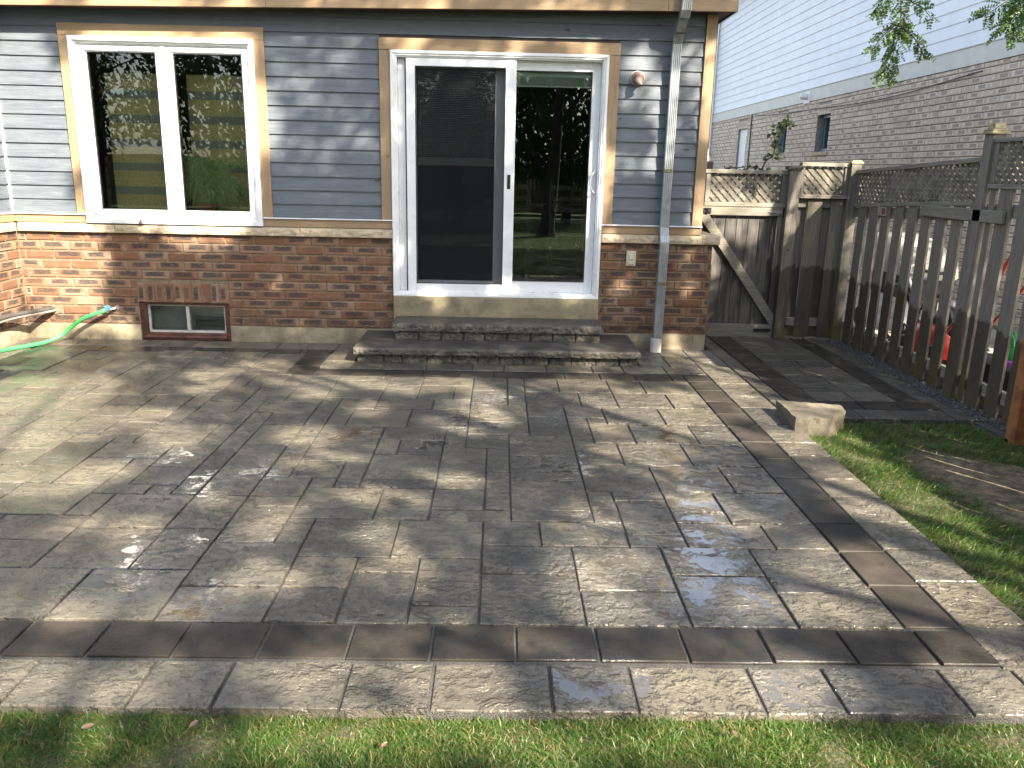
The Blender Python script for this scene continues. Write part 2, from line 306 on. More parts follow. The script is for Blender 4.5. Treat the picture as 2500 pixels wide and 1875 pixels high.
def m_leaf(name, a, b, tr=.35):
    s = NT(name); r = s.attr('rnd'); c = s.mix(s.math('FRACT', s.math('MULTIPLY', r, 13.7)), a, b)
    c = s.mix(s.range(s.noise(s.pos(), 2.1, 3), .35, .7, 0, .4), c, tuple(x*.7 for x in a))
    d = s.n('ShaderNodeBsdfTranslucent'); s.put(d.inputs[0], s.mix(1.0, c, (1.0,1.1,.5), 'MULTIPLY')); s.put(s.b.inputs['Base Color'], c); s.b.inputs['Roughness'].default_value = .45
    mx = s.n('ShaderNodeMixShader'); mx.inputs[0].default_value = tr; s.put(mx.inputs[1], s.b.outputs[0]); s.put(mx.inputs[2], d.outputs[0]); s.put(s.out.inputs[0], mx.outputs[0]); return s.m
M['leaf'] = m_leaf('tree_leaf', (.055,.11,.025), (.09,.15,.035)); M['leaf_dark'] = m_leaf('vine_leaf', (.045,.075,.03), (.07,.10,.045))
M['locust'] = m_leaf('pinnate_leaf', (.07,.14,.03), (.12,.20,.05))
M['plant'] = m_leaf('houseplant_leaf', (.34,.48,.18), (.52,.64,.32), .25)
M['bladeg'] = m_leaf('grass_blade', (.042,.10,.013), (.10,.175,.028), .35)
M['bladey'] = m_leaf('dry_blade', (.24,.19,.075), (.17,.12,.05), .2)
M['deadleaf'] = m_leaf('dead_leaf', (.13,.075,.045), (.17,.12,.085), .1)
M['bark'] = simple('bark', (.075,.06,.045), .95, n=18, amt=.5, bump=.02)
def m_soil():
    s = NT('lawn_soil'); n = s.noise(s.pos(), 9, 6, .65); n2 = s.vor(s.pos(), 70); z = s.noise(s.pos(), .8, 3)
    c = s.ramp(n, [(.3, (.045,.035,.02)), (.6, (.085,.07,.04)), (.8, (.13,.10,.06))])
    far = s.range(s.vmath('DISTANCE', s.pos(), (.9, -5, 0.0)), 2.2, 3.6)
    gr = s.mix(s.range(n, .35, .65), (.03,.06,.012), (.055,.09,.02)); px = s.sep(s.pos()); behind = s.range(px[1], -5.6, -5.9)
    c = s.mix(behind, c, gr)
    return s.done(c, .95, s.bump(s.math('ADD', n, s.math('MULTIPLY', n2, .3)), .02, 1.0))
M['soil'] = m_soil()
M['baresoil'] = simple('bare_lawn_soil', (.165,.125,.075), .95, n=18, amt=.65, bump=.012)
M['gravel'] = simple('dark_gravel', (.10,.10,.105), .8, n=30, amt=.7)
M['woodfence_far'] = simple('far_fence_boards', (.20,.15,.09), .8, n=6, amt=.4)
M['hedge'] = m_leaf('hedge_leaf', (.02,.045,.012), (.04,.075,.02), .2)

# ------------------------------------------------------------------ mesh builder
class MB:
    def __init__(s): s.v = []; s.f = []; s.r = []; s.uv = []; s.mi = []; s.cur = 0; s.mats = []
    def use(s, m):
        if m not in s.mats: s.mats.append(m)
        s.cur = s.mats.index(m); return s
    def face(s, pts, r=0.0, uv=None):
        b = len(s.v); s.v += [tuple(p) for p in pts]; s.f.append(tuple(range(b, b+len(pts)))); s.r.append(r); s.mi.append(s.cur)
        s.uv.append(uv if uv else [(1.5, 1.5)]*len(pts))
    def grid(s, P, r=0.0, closed=False, flip=False):
        """rows of points -> quads sharing vertices"""
        b = len(s.v); n = len(P[0])
        for row in P: s.v += [tuple(p) for p in row]
        for i in range(len(P)-1):
            for j in range(n if closed else n-1):
                k = (j+1) % n; q = (b+i*n+j, b+i*n+k, b+(i+1)*n+k, b+(i+1)*n+j)
                s.f.append(q[::-1] if flip else q); s.r.append(r); s.mi.append(s.cur); s.uv.append([(1.5, 1.5)]*4)
    def hexa(s, c, r=None):
        """8 corners: bottom ring 0-3 (ccw from above), top ring 4-7"""
        r = random.random() if r is None else r; b = len(s.v); s.v += [tuple(p) for p in c]
        for q in ((3,2,1,0), (4,5,6,7), (0,1,5,4), (1,2,6,5), (2,3,7,6), (3,0,4,7)):
            s.f.append(tuple(b+i for i in q)); s.r.append(r); s.mi.append(s.cur); s.uv.append([(1.5, 1.5)]*4)
    def box(s, x0, x1, y0, y1, z0, z1, r=None):
        s.hexa([(x0,y0,z0),(x1,y0,z0),(x1,y1,z0),(x0,y1,z0),(x0,y0,z1),(x1,y0,z1),(x1,y1,z1),(x0,y1,z1)], r)
    def beam(s, a, b, w, h, up=(0,0,1), r=None):
        a, b = Vector(a), Vector(b); d = (b-a).normalized(); sd = d.cross(Vector(up)).normalized(); u = sd.cross(d)
        c = []
        for p in (a, b): c.append([p+sd*w/2*i+u*h/2*j for i, j in ((-1,-1),(1,-1),(1,1),(-1,1))])
        A, B = c; s.hexa([A[0],A[1],A[2],A[3],B[0],B[1],B[2],B[3]][::1], r)
    def tube(s, pts, rad, n=8, r=0.0, cap=True):
        pts = [Vector(p) for p in pts]; rads = rad if isinstance(rad, (list, tuple)) else [rad]*len(pts); rows = []
        prev = None
        for i, p in enumerate(pts):
            d = (pts[min(i+1, len(pts)-1)]-pts[max(i-1, 0)]).normalized()
            a = d.cross(Vector((0,0,1))) if abs(d.z) < .95 else d.cross(Vector((1,0,0)))
            if prev is not None and a.dot(prev) < 0: a = -a
            a.normalize(); prev = a; c = d.cross(a)
            rows.append([p+(a*math.cos(t)+c*math.sin(t))*rads[i] for t in (2*math.pi*k/n for k in range(n))])
        s.grid(rows, r, closed=True)
        if cap: s.face(rows[0], r); s.face(rows[-1][::-1], r)
    def lathe(s, prof, center, n=16, axis='z', r=0.0):
        rows = []
        for rr, h in prof:
            row = []
            for k in range(n):
                t = 2*math.pi*k/n; x, y = rr*math.cos(t), rr*math.sin(t)
                row.append({'z': (center[0]+x, center[1]+y, center[2]+h), 'y': (center[0]+x, center[1]+h, center[2]-y), 'x': (center[0]+h, center[1]+x, center[2]+y)}[axis])
            rows.append(row)
        s.grid(rows, r, closed=True); s.face(rows[0][::-1], r); s.face(rows[-1], r)
    def build(s, name, mat, parent=None, smooth=False, bevel=0.0, label=None):
        me = bpy.data.meshes.new(name); me.from_pydata(s.v, [], s.f)
        for m in (s.mats if s.mats else [mat]): me.materials.append(m)
        if s.mats: me.polygons.foreach_set('material_index', s.mi)
        at = me.attributes.new('rnd', 'FLOAT', 'FACE'); at.data.foreach_set('value', s.r)
        ul = me.uv_layers.new(name='UVMap'); ul.data.foreach_set('uv', [c for f in s.uv for p in f for c in p])
        if smooth: me.polygons.foreach_set('use_smooth', [True]*len(s.f))
        me.validate(); me.update()
        bm = bmesh.new(); bm.from_mesh(me)
        if not smooth and len(s.f) < 60000 and not getattr(s, 'noflip', False): bmesh.ops.recalc_face_normals(bm, faces=bm.faces)
        bm.to_mesh(me); bm.free()
        o = bpy.data.objects.new(name, me); C.objects.link(o)
        if parent is not None: o.parent = parent
        if bevel:
            b = o.modifiers.new('bevel', 'BEVEL'); b.width = bevel; b.segments = 2; b.limit_method = 'ANGLE'; b.angle_limit = R(40)
        if label: o['label'] = label
        return o
def tag(o, label=None, cat=None, group=None, kind=None):
    if label: o['label'] = label
    if cat: o['category'] = cat
    if group: o['group'] = group
    if kind: o['kind'] = kind
    return o
def thing(name, label, cat, loc=(0,0,0), group=None):
    o = bpy.data.objects.new(name, None); C.objects.link(o); o.location = loc; o.empty_display_size = .1
    tag(o, label, cat, group); o.matrix_world = Matrix.Translation(loc); o['_loc'] = list(loc); return o
def fixparents():
    """parts were modelled in world coordinates: cancel the parents' offsets"""
    for o in list(C.objects):
        if o.parent is not None:
            p = o.parent; o.matrix_parent_inverse = world_of(p).inverted()
    for o in list(C.objects):
        if '_loc' in o: del o['_loc']
def world_of(o):
    m = Matrix.Translation(o.location) if o.parent is None else Matrix.Identity(4)
    return m
def B(x0,x1,y0,y1,z0,z1,name,mat,parent,bevel=.0, r=None, label=None):
    m = MB(); m.box(x0,x1,y0,y1,z0,z1,r); return m.build(name, mat, parent, bevel=bevel, label=label)
def nz(x, y, z, s=1.0): return noise.noise(Vector((x*s, y*s, z*s)))

# ================================================================== GROUND, PATIO
LAY = [tuple(map(int, t.split(','))) for t in "-16,24,2,1 -16,25,2,3 -14,24,2,3 -14,27,2,1 -12,23,3,2 -12,25,3,3 -9,23,3,3 -9,26,3,2 -6,23,3,2 -6,25,3,3 -3,23,3,3 -3,26,3,2 -12,21,2,2 -10,21,3,2 -15,21,3,3 -18,21,3,3 -18,24,2,2 -18,26,2,2 -21,23,3,3 -21,26,3,2 -24,25,3,3 -27,25,3,3 -26,22,3,3 -23,22,2,3 -29,21,3,2 -30,18,3,3 -27,18,2,1 -27,19,1,2 -26,19,3,3 -23,19,2,3 -21,19,2,1 -21,20,2,3 -19,21,1,2 -16,18,2,1 -14,18,2,2 -12,18,1,2 -11,17,3,3 -8,18,1,3 -7,19,2,3 -7,22,2,1 -5,21,3,2 -2,21,2,2 -5,20,2,1 -5,18,2,2 -3,18,3,3 -5,15,3,3 -2,16,2,2 -19,18,3,2 -19,20,3,1 -10,0,2,3 -8,0,3,3 -5,0,2,3 -3,0,3,3 -10,3,3,3 -5,3,3,3 -2,3,2,3 -10,6,2,2 -6,6,3,3 -3,6,3,3 -7,9,2,3 -5,9,3,3 -2,9,2,3 -8,12,2,3 -6,12,3,3 -3,12,3,3 -11,12,3,2 -11,14,3,3 -8,15,3,3 -24,0,3,3 -26,0,2,3 -21,0,3,3 -18,0,2,2 -16,0,3,2 -23,3,2,3 -21,3,3,2 -20,5,2,2 -24,6,3,2 -23,8,2,2 -19,7,3,3 -16,7,3,3 -20,10,3,3 -17,10,3,2 -17,12,1,2 -16,12,2,2 -17,14,3,3 -20,13,3,2 -29,12,1,1 -31,12,2,1 -42,-6,3,2 -39,-6,2,3 -37,-6,3,3 -34,-6,2,2 -32,-6,2,2 -30,-6,3,2 -27,-6,3,3 -42,-4,3,3 -34,-4,3,3 -31,-4,2,2 -29,-4,2,2 -39,-3,3,3 -36,-3,2,3 -27,-3,3,2 -31,-2,3,2 -28,-2,1,3 -42,-1,3,1 -34,-1,2,3 -32,-1,1,3 -27,-1,3,1 -40,0,2,3 -38,0,3,2 -35,0,1,3 -31,0,3,3 -27,0,1,3 -13,0,2,3 -11,0,1,3 -28,1,1,3 -38,2,3,2 -34,2,3,3 -18,2,2,3 -16,2,2,3 -14,2,1,3 -40,3,2,3 -35,3,1,3 -31,3,3,2 -27,3,2,3 -25,3,2,2 -13,3,2,3 -11,3,1,3 -7,3,2,3 -38,4,3,2 -28,4,1,3 -34,5,2,3 -32,5,2,2 -30,5,2,3 -25,5,1,3 -24,5,1,1 -21,5,1,3 -18,5,3,2 -15,5,2,2 -40,6,2,2 -38,6,2,3 -36,6,2,3 -27,6,2,2 -13,6,3,3 -8,6,2,2 -32,7,2,2 -28,7,1,3 -20,7,1,3 -40,8,2,3 -34,8,2,2 -30,8,2,2 -27,8,3,2 -24,8,1,3 -21,8,1,3 -10,8,2,3 -8,8,1,3 -7,8,1,1 -38,9,2,2 -36,9,2,2 -32,9,2,3 -13,9,3,2 -34,10,2,2 -30,10,2,2 -28,10,3,3 -25,10,1,3 -23,10,2,3 -14,10,1,3 -40,11,3,3 -37,11,2,2 -35,11,1,3 -24,11,1,3 -21,11,1,3 -13,11,2,2 -11,11,3,1 -8,11,1,1 -34,12,3,2 -37,13,2,2 -31,13,2,3 -29,13,3,2 -26,13,2,3 -23,13,2,3 -14,13,2,2 -12,13,1,3 -40,14,3,2 -35,14,2,2 -33,14,2,2 -24,14,1,3 -21,14,1,3 -37,15,2,3 -29,15,2,3 -27,15,1,3 -20,15,2,2 -18,15,1,3 -14,15,2,2 -2,15,2,1 -40,16,3,2 -35,16,3,2 -32,16,2,2 -30,16,1,2 -26,16,2,2 -23,16,2,3 -12,16,1,2 -24,17,1,2 -21,17,2,2 -19,17,1,1 -17,17,3,1 -14,17,2,1 -40,18,2,3 -38,18,3,2 -35,18,3,2 -32,18,2,3 -25,18,1,1 -7,18,2,1 -16,19,2,2 -38,20,2,3 -36,20,3,2 -33,20,1,3 -14,20,3,1 -11,20,3,1 -40,21,2,2 -32,21,2,2 -30,21,1,3 -36,22,3,3 -40,23,3,3 -37,23,1,3 -33,23,2,3 -31,23,1,3 -29,23,3,2 -30,24,1,3 -36,25,2,3 -34,25,1,3 -29,25,2,2 -40,26,3,2 -37,26,1,2 -33,26,2,2 -31,26,1,2 -30,27,3,1".split()]
U, V_, X0, Y0 = .1257, .1243, 2.385, -1.175
GZ = -.022                                             # lawn level, patio surface is z = 0
def paver(mb, x0, x1, y0, y1, z=0.0, tilt=.0018, gap=.0042, r=None):
    """one slab with a small worn arris"""
    r = random.random() if r is None else r
    x0 += gap*random.uniform(.7,1.4); x1 -= gap*random.uniform(.7,1.4); y0 += 1.45*gap*random.uniform(.7,1.3); y1 -= 1.45*gap*random.uniform(.7,1.3)
    a, b, c = random.gauss(0, tilt), random.gauss(0, tilt), random.gauss(0, .0014); cx, cy_ = (x0+x1)/2, (y0+y1)/2
    def P(x, y, dz): return (x, y, z+dz+c+a*(x-cx)+b*(y-cy_))
    i = .003; mid = [P(x0,y0,-.0035),P(x1,y0,-.0035),P(x1,y1,-.0035),P(x0,y1,-.0035)]; top = [P(x0+i,y0+i,0),P(x1-i,y0+i,0),P(x1-i,y1-i,0),P(x0+i,y1-i,0)]
    low = [(x0,y0,-.05),(x1,y0,-.05),(x1,y1,-.05),(x0,y1,-.05)]
    rows = [low, mid, top]; mb.grid([[Vector(q) for q in rr] for rr in rows], r, closed=True); mb.face(top, r)
ground = MB(); ground.noflip = True
# lawn soil as one sheet to the horizon, with fine relief near the patio
def soil_z(x, y): return GZ-.012+.010*nz(x, y, 3, 3.0)+.008*nz(x, y, 9, 11)
gx = sorted(set([-60,-30,-12,-6,-4]+[round(-3.4+i*.12, 3) for i in range(66)]+[5.2,7,12,30,60])); gy = sorted(set([-70,-40,-25,-16,-11,-8,-7]+[round(-6.2+i*.12, 3) for i in range(64)]+[2.6,5,12,40,70]))
rows = [[(x, y, soil_z(x, y) if (-3.5 < x < 5 and -6.5 < y < 1.3) and not (x < 2.75 and y > -5.05 or x > 2.75 and y > -2.0 and x < 4.2) else GZ-.045 if (-3.6 < x < 4.3 and -5.05 < y < 2) else GZ-.03) for x in gx] for y in gy]
ground.grid(rows); tag(ground.build('ground', M['soil'], smooth=True), kind='structure')
bed = MB()
bed.box(-3.9, 2.85, -5.12, .02, -.12, -.0095); bed.box(2.85, 4.12, -2.07, .72, -.12, -.0105); tag(bed.build('joint_sand', M['sand']), kind='structure')
pv = MB()
for i, j, w, h in LAY:
    x0, y1 = X0+i*U, Y0-j*V_; paver(pv, x0, x0+w*U, y1-h*V_, y1)
def strip(mb, along, a0, a1, b0, b1, lens, start=0.0, z=0.0):
    """a border course: pavers laid end to end along x or y"""
    p = a0-start
    k = 0
    while p < a1-.01:
        L = lens[k % len(lens)]; k += 1; q = min(p+L, a1); s_ = max(p, a0)
        if q-s_ > .02:
            if along == 'x': paver(mb, s_, q, b0, b1, z)
            else: paver(mb, b0, b1, s_, q, z)
        p += L
dk = MB(); lt = MB()
# dark course along the front, right side, back and the jog beside the steps
XR = 2.595
FD = [-.654,-.383,-.111,.164,.447,.723,1.005,1.278,1.572,1.850,2.128,2.401]
xs = [FD[0]-.277*k for k in range(11, 0, -1)]+FD+[XR+.005]
for a, b in zip(xs, xs[1:]):
    if b > -3.4: paver(dk, a, b, -4.872, -4.655, gap=.006)
ys = [-4.643,-4.345,-4.053,-3.765,-3.474,-3.191,-2.899,-2.612,-2.313,-2.031,-1.732,-1.435,-1.17,-.953]
for a, b in zip(ys, ys[1:]): paver(dk, 2.388, XR, a, b)
xs = [-.473,-.202,.077,.354,.631,.903,1.172,1.447,1.723,1.998,2.277,2.388]
for a, b in zip(xs, xs[1:]): paver(dk, a, b, -1.17, -.953)
paver(dk, -.70, -.473, -1.17, -.89)
for a, b in ((-.89,-.565), (-.565,-.275)): paver(dk, -.70, -.49, a, b)
strip(dk, 'x', -3.0, -.70, -.475, -.27, [.28])
for k in range(16): paver(dk, -3.02, -2.80, -.475-.285*(k+1), -.475-.285*k)
# outer light courses
FL = [-.509,-.143,.106,.477,.741,1.109,1.363,1.745,1.989,2.366,2.612,2.85]
xs = [FL[0]-.31*k for k in range(9, 0, -1)]+FL
for a, b in zip(xs, xs[1:]): paver(lt, a, b, -5.128, -4.885, gap=.005)
yy = [-5.128,-4.885,-4.62,-4.30,-4.02,-3.74,-3.44,-3.2,-2.84,-2.6,-2.25,-1.87,-1.6,-1.22,-.85,-.5,-.14]
for a, b in zip(yy[1:], yy[2:]): paver(lt, XR, 2.85, a, b)
strip(lt, 'x', -3.25, -.49, -.265, .0, [.37,.25,.37], .1); strip(lt, 'x', -.48, 2.59, -.95, -.70, [.37,.25,.34], .12); strip(lt, 'y', -.70, 0, -.48, -.24, [.37, .33])
strip(lt, 'y', -.70, 0, 2.1, 2.35, [.34,.36]); strip(lt, 'y', -.95, 0, 2.352, XR, [.36,.3,.3]); strip(lt, 'y', -4.86, -.27, -3.26, -3.025, [.37,.25])
strip(lt, 'y', -.14, .0, XR, 2.85, [.3])
patio = bpy.data.objects.new('patio', None); C.objects.link(patio); patio['kind'] = 'structure'
pv.build('slate_pavers', M['paver'], patio); lt.build('edge_course', M['paver'], patio); dk.build('charcoal_border', M['dark'], patio)
# side walkway to the gate
wl, wd = MB(), MB(); random.seed(12)
strip(wl, 'y', -2.07, .72, 2.855, 2.985, [.37,.3,.33]); strip(wd, 'y', -1.86, .72, 2.99, 3.20, [.275]); strip(wd, 'y', -1.86, .72, 3.79, 3.955, [.28], .1)
strip(wd, 'x', 3.20, 4.02, -1.86, -1.65, [.27]); strip(wl, 'x', 2.99, 4.13, -2.09, -1.865, [.37,.25,.37])
for k in range(24): 
    a = -1.645+k*.1
y = -1.645
while y < .70:
    h = random.choice((.125,.25,.25)); h = min(h, .715-y); x = 3.205
    while x < 3.78:
        w_ = random.choice((.2,.29,.37)); w_ = w_ if x+w_ < 3.65 else 3.785-x
        paver(wl, x, x+w_, y, y+h); x += w_
    y += h
strip(wl, 'y', -1.86, .70, 3.96, 4.10, [.37,.25])
walk = bpy.data.objects.new('side_walkway', None); C.objects.link(walk); walk['kind'] = 'structure'
wl.build('walkway_pavers', M['paver_shaded'], walk); wd.build('walkway_border', M['dark'], walk)

# ================================================================== THE HOUSE
house = thing('brick_house', 'single storey house end with grey clapboard above red brick and a white patio door', 'house', (0, 1, 0))
PX = .246; PZ = .0803; BZ0 = .138                       # brick module
def bricks(mb, to3, s0, s1, z0, z1, skips=(), depth=.012, px=PX, pz=PZ, gap=.0095, phase=0.0, seed=3, kb=.35):
    """running bond on a plane; to3(s, out, z) gives the point; skips = (s0, s1, z0, z1) openings"""
    rnd = random.Random(seed); k = 0; z = z0
    while z < z1-.01:
        zt = min(z+pz, z1); off = (phase+(k % 2)*px/2+rnd.uniform(-.012,.012)) % px; s = s0-off
        while s < s1:
            a, b = max(s, s0), min(s+px, s1)
            spans = [(a, b)]
            for (u0, u1, v0, v1) in skips:
                if zt > v0+.012 and z < v1-.012:
                    ns = []
                    for (p, q) in spans:
                        if q <= u0 or p >= u1: ns.append((p, q)); continue
                        if p < u0: ns.append((p, u0))
                        if q > u1: ns.append((u1, q))
                    spans = ns
            for (p, q) in spans:
                if q-p < .02: continue
                g = gap/2; r = rnd.random(); o = depth+rnd.uniform(-.003,.003); i = .006
                p += g; q -= g; zb, zz = z+g+rnd.uniform(-.001,.001), zt-g
                jit = lambda: rnd.uniform(-.0022,.0022)
                f = [to3(p+i+jit(), o, zb+i+jit()), to3(q-i+jit(), o, zb+i+jit()), to3(q-i+jit(), o, zz-i+jit()), to3(p+i+jit(), o, zz-i+jit())]
                m_ = [to3(p, o-.006, zb), to3(q, o-.006, zb), to3(q, o-.006, zz), to3(p, o-.006, zz)]
                bk = [to3(p, 0, zb), to3(q, 0, zb), to3(q, 0, zz), to3(p, 0, zz)]
                e = .06; full = (q-p)/(px-gap); uo = [(-1,-1),(1,-1),(1,1),(-1,1)]
                uf = [(x*(1-e), y_*(1-2*e)) for x, y_ in uo]
                if full < .7: uf = [((x*.9-(.5 if kb > .3 else 0))*1.0, y_) for x, y_ in uf]
                mb.face(f, r, uf)
                for c in range(4):
                    d = (c+1) % 4; mb.face([m_[c], m_[d], f[d], f[c]], r, [uo[c], uo[d], uf[d], uf[c]]); mb.face([bk[c], bk[d], m_[d], m_[c]], r, [uo[c], uo[d], uo[d], uo[c]])
            s += px
        z += pz; k += 1
front = lambda s, o, z: (s, .012-o, z)
bk = MB()
BW = (-2.264, -1.462, -.1, .515)
bricks(bk, front, -3.25, 0.0, BZ0, .945, [BW], phase=.06, seed=5)
bricks(bk, front, 1.81, 2.806, BZ0, .945, [], phase=.18, seed=8)
left = lambda s, o, z: (-3.262+o, s, z)                 # the return wall on the left, seen edge on
bricks(bk, left, -.95, .0, BZ0, .945, [], phase=.1, seed=11)
right = lambda s, o, z: (2.797+o, s, z)
bricks(bk, right, .01, 6.0, BZ0, .945, [], phase=.1, seed=13)
# soldier course over the basement window
for k in range(10):
    a = -2.262+k*.0802; r = random.random(); g = .0045; p, q, zb, zz, o, i = a+g, a+.0802-g, .338, .512, .013, .006
    f = [front(p+i,o,zb+i), front(q-i,o,zb+i), front(q-i,o,zz-i), front(p+i,o,zz-i)]; m_ = [front(p,0,zb), front(q,0,zb), front(q,0,zz), front(p,0,zz)]
    uo = [(-1,-1),(-1,1),(1,1),(1,-1)]; uo = [(-1,1),(-1,-1),(1,-1),(1,1)]
    bk.face(f, r, uo)
    for c in range(4): d = (c+1) % 4; bk.face([m_[c], m_[d], f[d], f[c]], r, [uo[c], uo[d], uo[d], uo[c]])
wallp = bk.build('brick_wall', M['brick'], house); bk = None
mo = MB()                                              # mortar bed behind the brick faces, cut round the openings
for x0, x1, z0, z1 in ((-3.26,-2.262,.0,.945), (-2.262,-1.464,.338,.945), (-1.464,-.001,.0,.945), (1.811,2.80,.0,.945)): mo.box(x0, x1, .0075, .11, z0, z1)
mo.box(-3.36, -3.2575, -.95, .0, 0, .945); mo.box(2.70, 2.8015, .111, 6, 0, .945)
mo.build('mortar', M['mortar'], wallp)
fo = MB()
def rough_panel(mb, to3, s0, s1, z0, z1, step, amp, freq, r=0.0, out=0.0, seed=0):
    ns, nzz = max(2, int((s1-s0)/step)), max(2, int((z1-z0)/step)); rows = []
    for j in range(nzz+1):
        row = []
        for i in range(ns+1):
            s, z = s0+(s1-s0)*i/ns, z0+(z1-z0)*j/nzz; e = min(1, min(i, ns-i, j, nzz-j)*.7)
            row.append(to3(s, out+e*amp*(.4+nz(s+seed, z, seed, freq)+.5*nz(s, z+seed, seed, freq*2.7)), z))
        rows.append(row)
    mb.grid(rows, r)
fo.noflip = True
for a, b, zt in ((-3.25,-2.262,.134), (-1.464,-.0,.134), (1.86,2.79,.134)):
    if a > -2: fo.build('foundation', M['conc'], house); fo = MB(); fo.noflip = True
    rough_panel(fo, lambda s, o, z: (s, .006-o, z), a, b, -.05, zt, .03, .010, 6, out=.004); fo.box(a, b, .003, .012, -.05, zt)
fo.box(2.70, 2.80, .0, 6, -.05, .134)
fo2 = MB(); fo2.noflip = True; rough_panel(fo2, lambda s, o, z: (-3.255+o, s, z), -.95, .0, -.05, .134, .03, .010, 6, out=.002); fo2.build('foundation', M['conc'], house)
fo.build('foundation', M['conc'], house)
# limestone ledge
led = MB(); led.noflip = True
def ledge(a, b, z0, z1, out, to3):
    led_r = random.random(); rough_panel(led, to3, a+.002, b-.002, z0, z1, .012, .009, 22, led_r, out, a)
    P = lambda s, o, z: to3(s, o, z)
    led.face([P(a+.002,out,z1), P(b-.002,out,z1), P(b-.002,-.02,z1+.012), P(a+.002,-.02,z1+.012)], led_r); led.face([P(a,out,z0), P(a,-.02,z0), P(b,-.02,z0), P(b,out,z0)], led_r)
    for s in (a+.002, b-.002): led.face([P(s,out,z0), P(s,out,z1), P(s,-.02,z1+.012), P(s,-.02,z0)], led_r)
fy = lambda s, o, z: (s, -o, z)
for a, b in ((-3.222,-2.39), (-2.39,-1.62), (-1.62,-.80), (-.80,-.002), (1.812,2.70), (2.70,2.857)): ledge(a, b, .945, 1.010, .034, fy)
for a, b in ((-.95,-.5), (-.5,-.034)): ledge(a, b, .945, 1.010, .034, lambda s, o, z: (-3.262+o, s, z))
led.box(2.70, 2.857, -.02, 6, .945, 1.018); led.build('stone_ledge', M['lime'], house)
# clapboards, individually cut round the openings
cl = MB(); pitch = .1148; ztop = 2.84
openings = [(-2.701,-1.031,1.0,2.622), (-.092,1.899,1.0,2.568)]
def board(x0, x1, z0, z1, r, to3=lambda s, o, z: (s, -o, z)):
    P = to3; d = random.uniform(-.0012,.0012); jb = random.uniform(-.0015,.0015)
    n = max(1, int((x1-x0)/.22)); rows = [[], [], [], []]
    for i in range(n+1):
        s = x0+(x1-x0)*i/n; w = .0016*nz(s, z0, 5, 1.7)
        rows[0].append(P(s, -.010, z0+jb+w)); rows[1].append(P(s, .009+d, z0+jb+w)); rows[2].append(P(s, .0085+d, z0+.004+jb+w)); rows[3].append(P(s, -.006, z1+.012))
    cl.grid(rows, r)
    for s in (x0, x1): cl.face([P(s,-.010,z0+jb), P(s,.009+d,z0+jb), P(s,-.006,z1+.012)], r)
zc = [1.104+pitch*k for k in range(16)]
for z in zc:
    spans = [(-3.262, 2.596)]
    for (a, b, v0, v1) in openings:
        if z < v1-.004:
            ns = []
            for p, q in spans:
                if q <= a or p >= b: ns.append((p, q)); continue
                if p < a: ns.append((p, a))
                if q > b: ns.append((b, q))
            spans = ns
    for p, q in spans:
        if z > 2.55 and p < -1: 
            for a, b in ((p, -.62), (-.62, q)): board(a, b-.001, z, z+pitch, random.random())
        else: board(p, q, z, z+pitch, random.random())
    board(-.95, .0, z, z+pitch, random.random(), lambda s, o, z: (-3.262+o, s, z))
    board(.05, 6, z, z+pitch, random.random(), lambda s, o, z: (2.672+o, s, z))
sid = cl.build('clapboard_siding', M['siding'], house)
sh = MB()                                              # sheathing behind the boards, open where the rooms are
for x0, x1, z0, z1 in ((-3.35,-2.62,.94,2.9), (-1.115,-.001,.94,2.9), (1.811,2.66,.94,2.9), (-2.62,-1.115,2.526,2.9), (0,1.81,2.476,2.9)): sh.box(x0, x1, .012, .1, z0, z1)
sh.box(-3.36, -3.272, -.95, .012, .94, 2.9); sh.box(2.56, 2.664, .1, 6, .94, 2.9); sh.build('sheathing', M['furniture'], sid)
B(-3.262,-3.246,-.020,.0,1.10,2.70,'corner_bead',M['nband'],house)
# stained skirting board with white drip cap
def skirt(a, b):
    B(a,b,-.012,.01,1.022,1.092,'skirt_board',M['trim_x'],house,.003, r=random.random())
    m = MB(); m.box(a-.0,b+.0,-.030,-.009,1.091,1.101); m.build('drip_cap', M['vinyl'], house)
skirt(-3.24,-2.62); skirt(-1.113,-.002); skirt(1.812,2.69)
B(-3.262+.0,-3.241,-.95,-.001,1.022,1.092,'skirt_board',M['trim_x'],house,.003, r=.7); B(-3.255,-3.232,-.95,-.032,1.091,1.101,'drip_cap',M['vinyl'],house)
# trim boards
def trim(x0,x1,z0,z1,ax,name='trim_board'): return B(x0,x1,-.024,.01,z0,z1,name,M['trim_'+ax],house,.003, r=random.random())
trim(-2.701,-2.619,1.101,2.523,'z'); trim(-1.114,-1.031,1.101,2.523,'z'); trim(-2.701,-1.031,2.525,2.622,'x')
trim(-.092,-.001,1.101,2.473,'z'); trim(1.811,1.899,1.101,2.473,'z'); trim(-.094,1.901,2.475,2.568,'x')
trim(2.598,2.687,1.101,2.86,'z','corner_board')
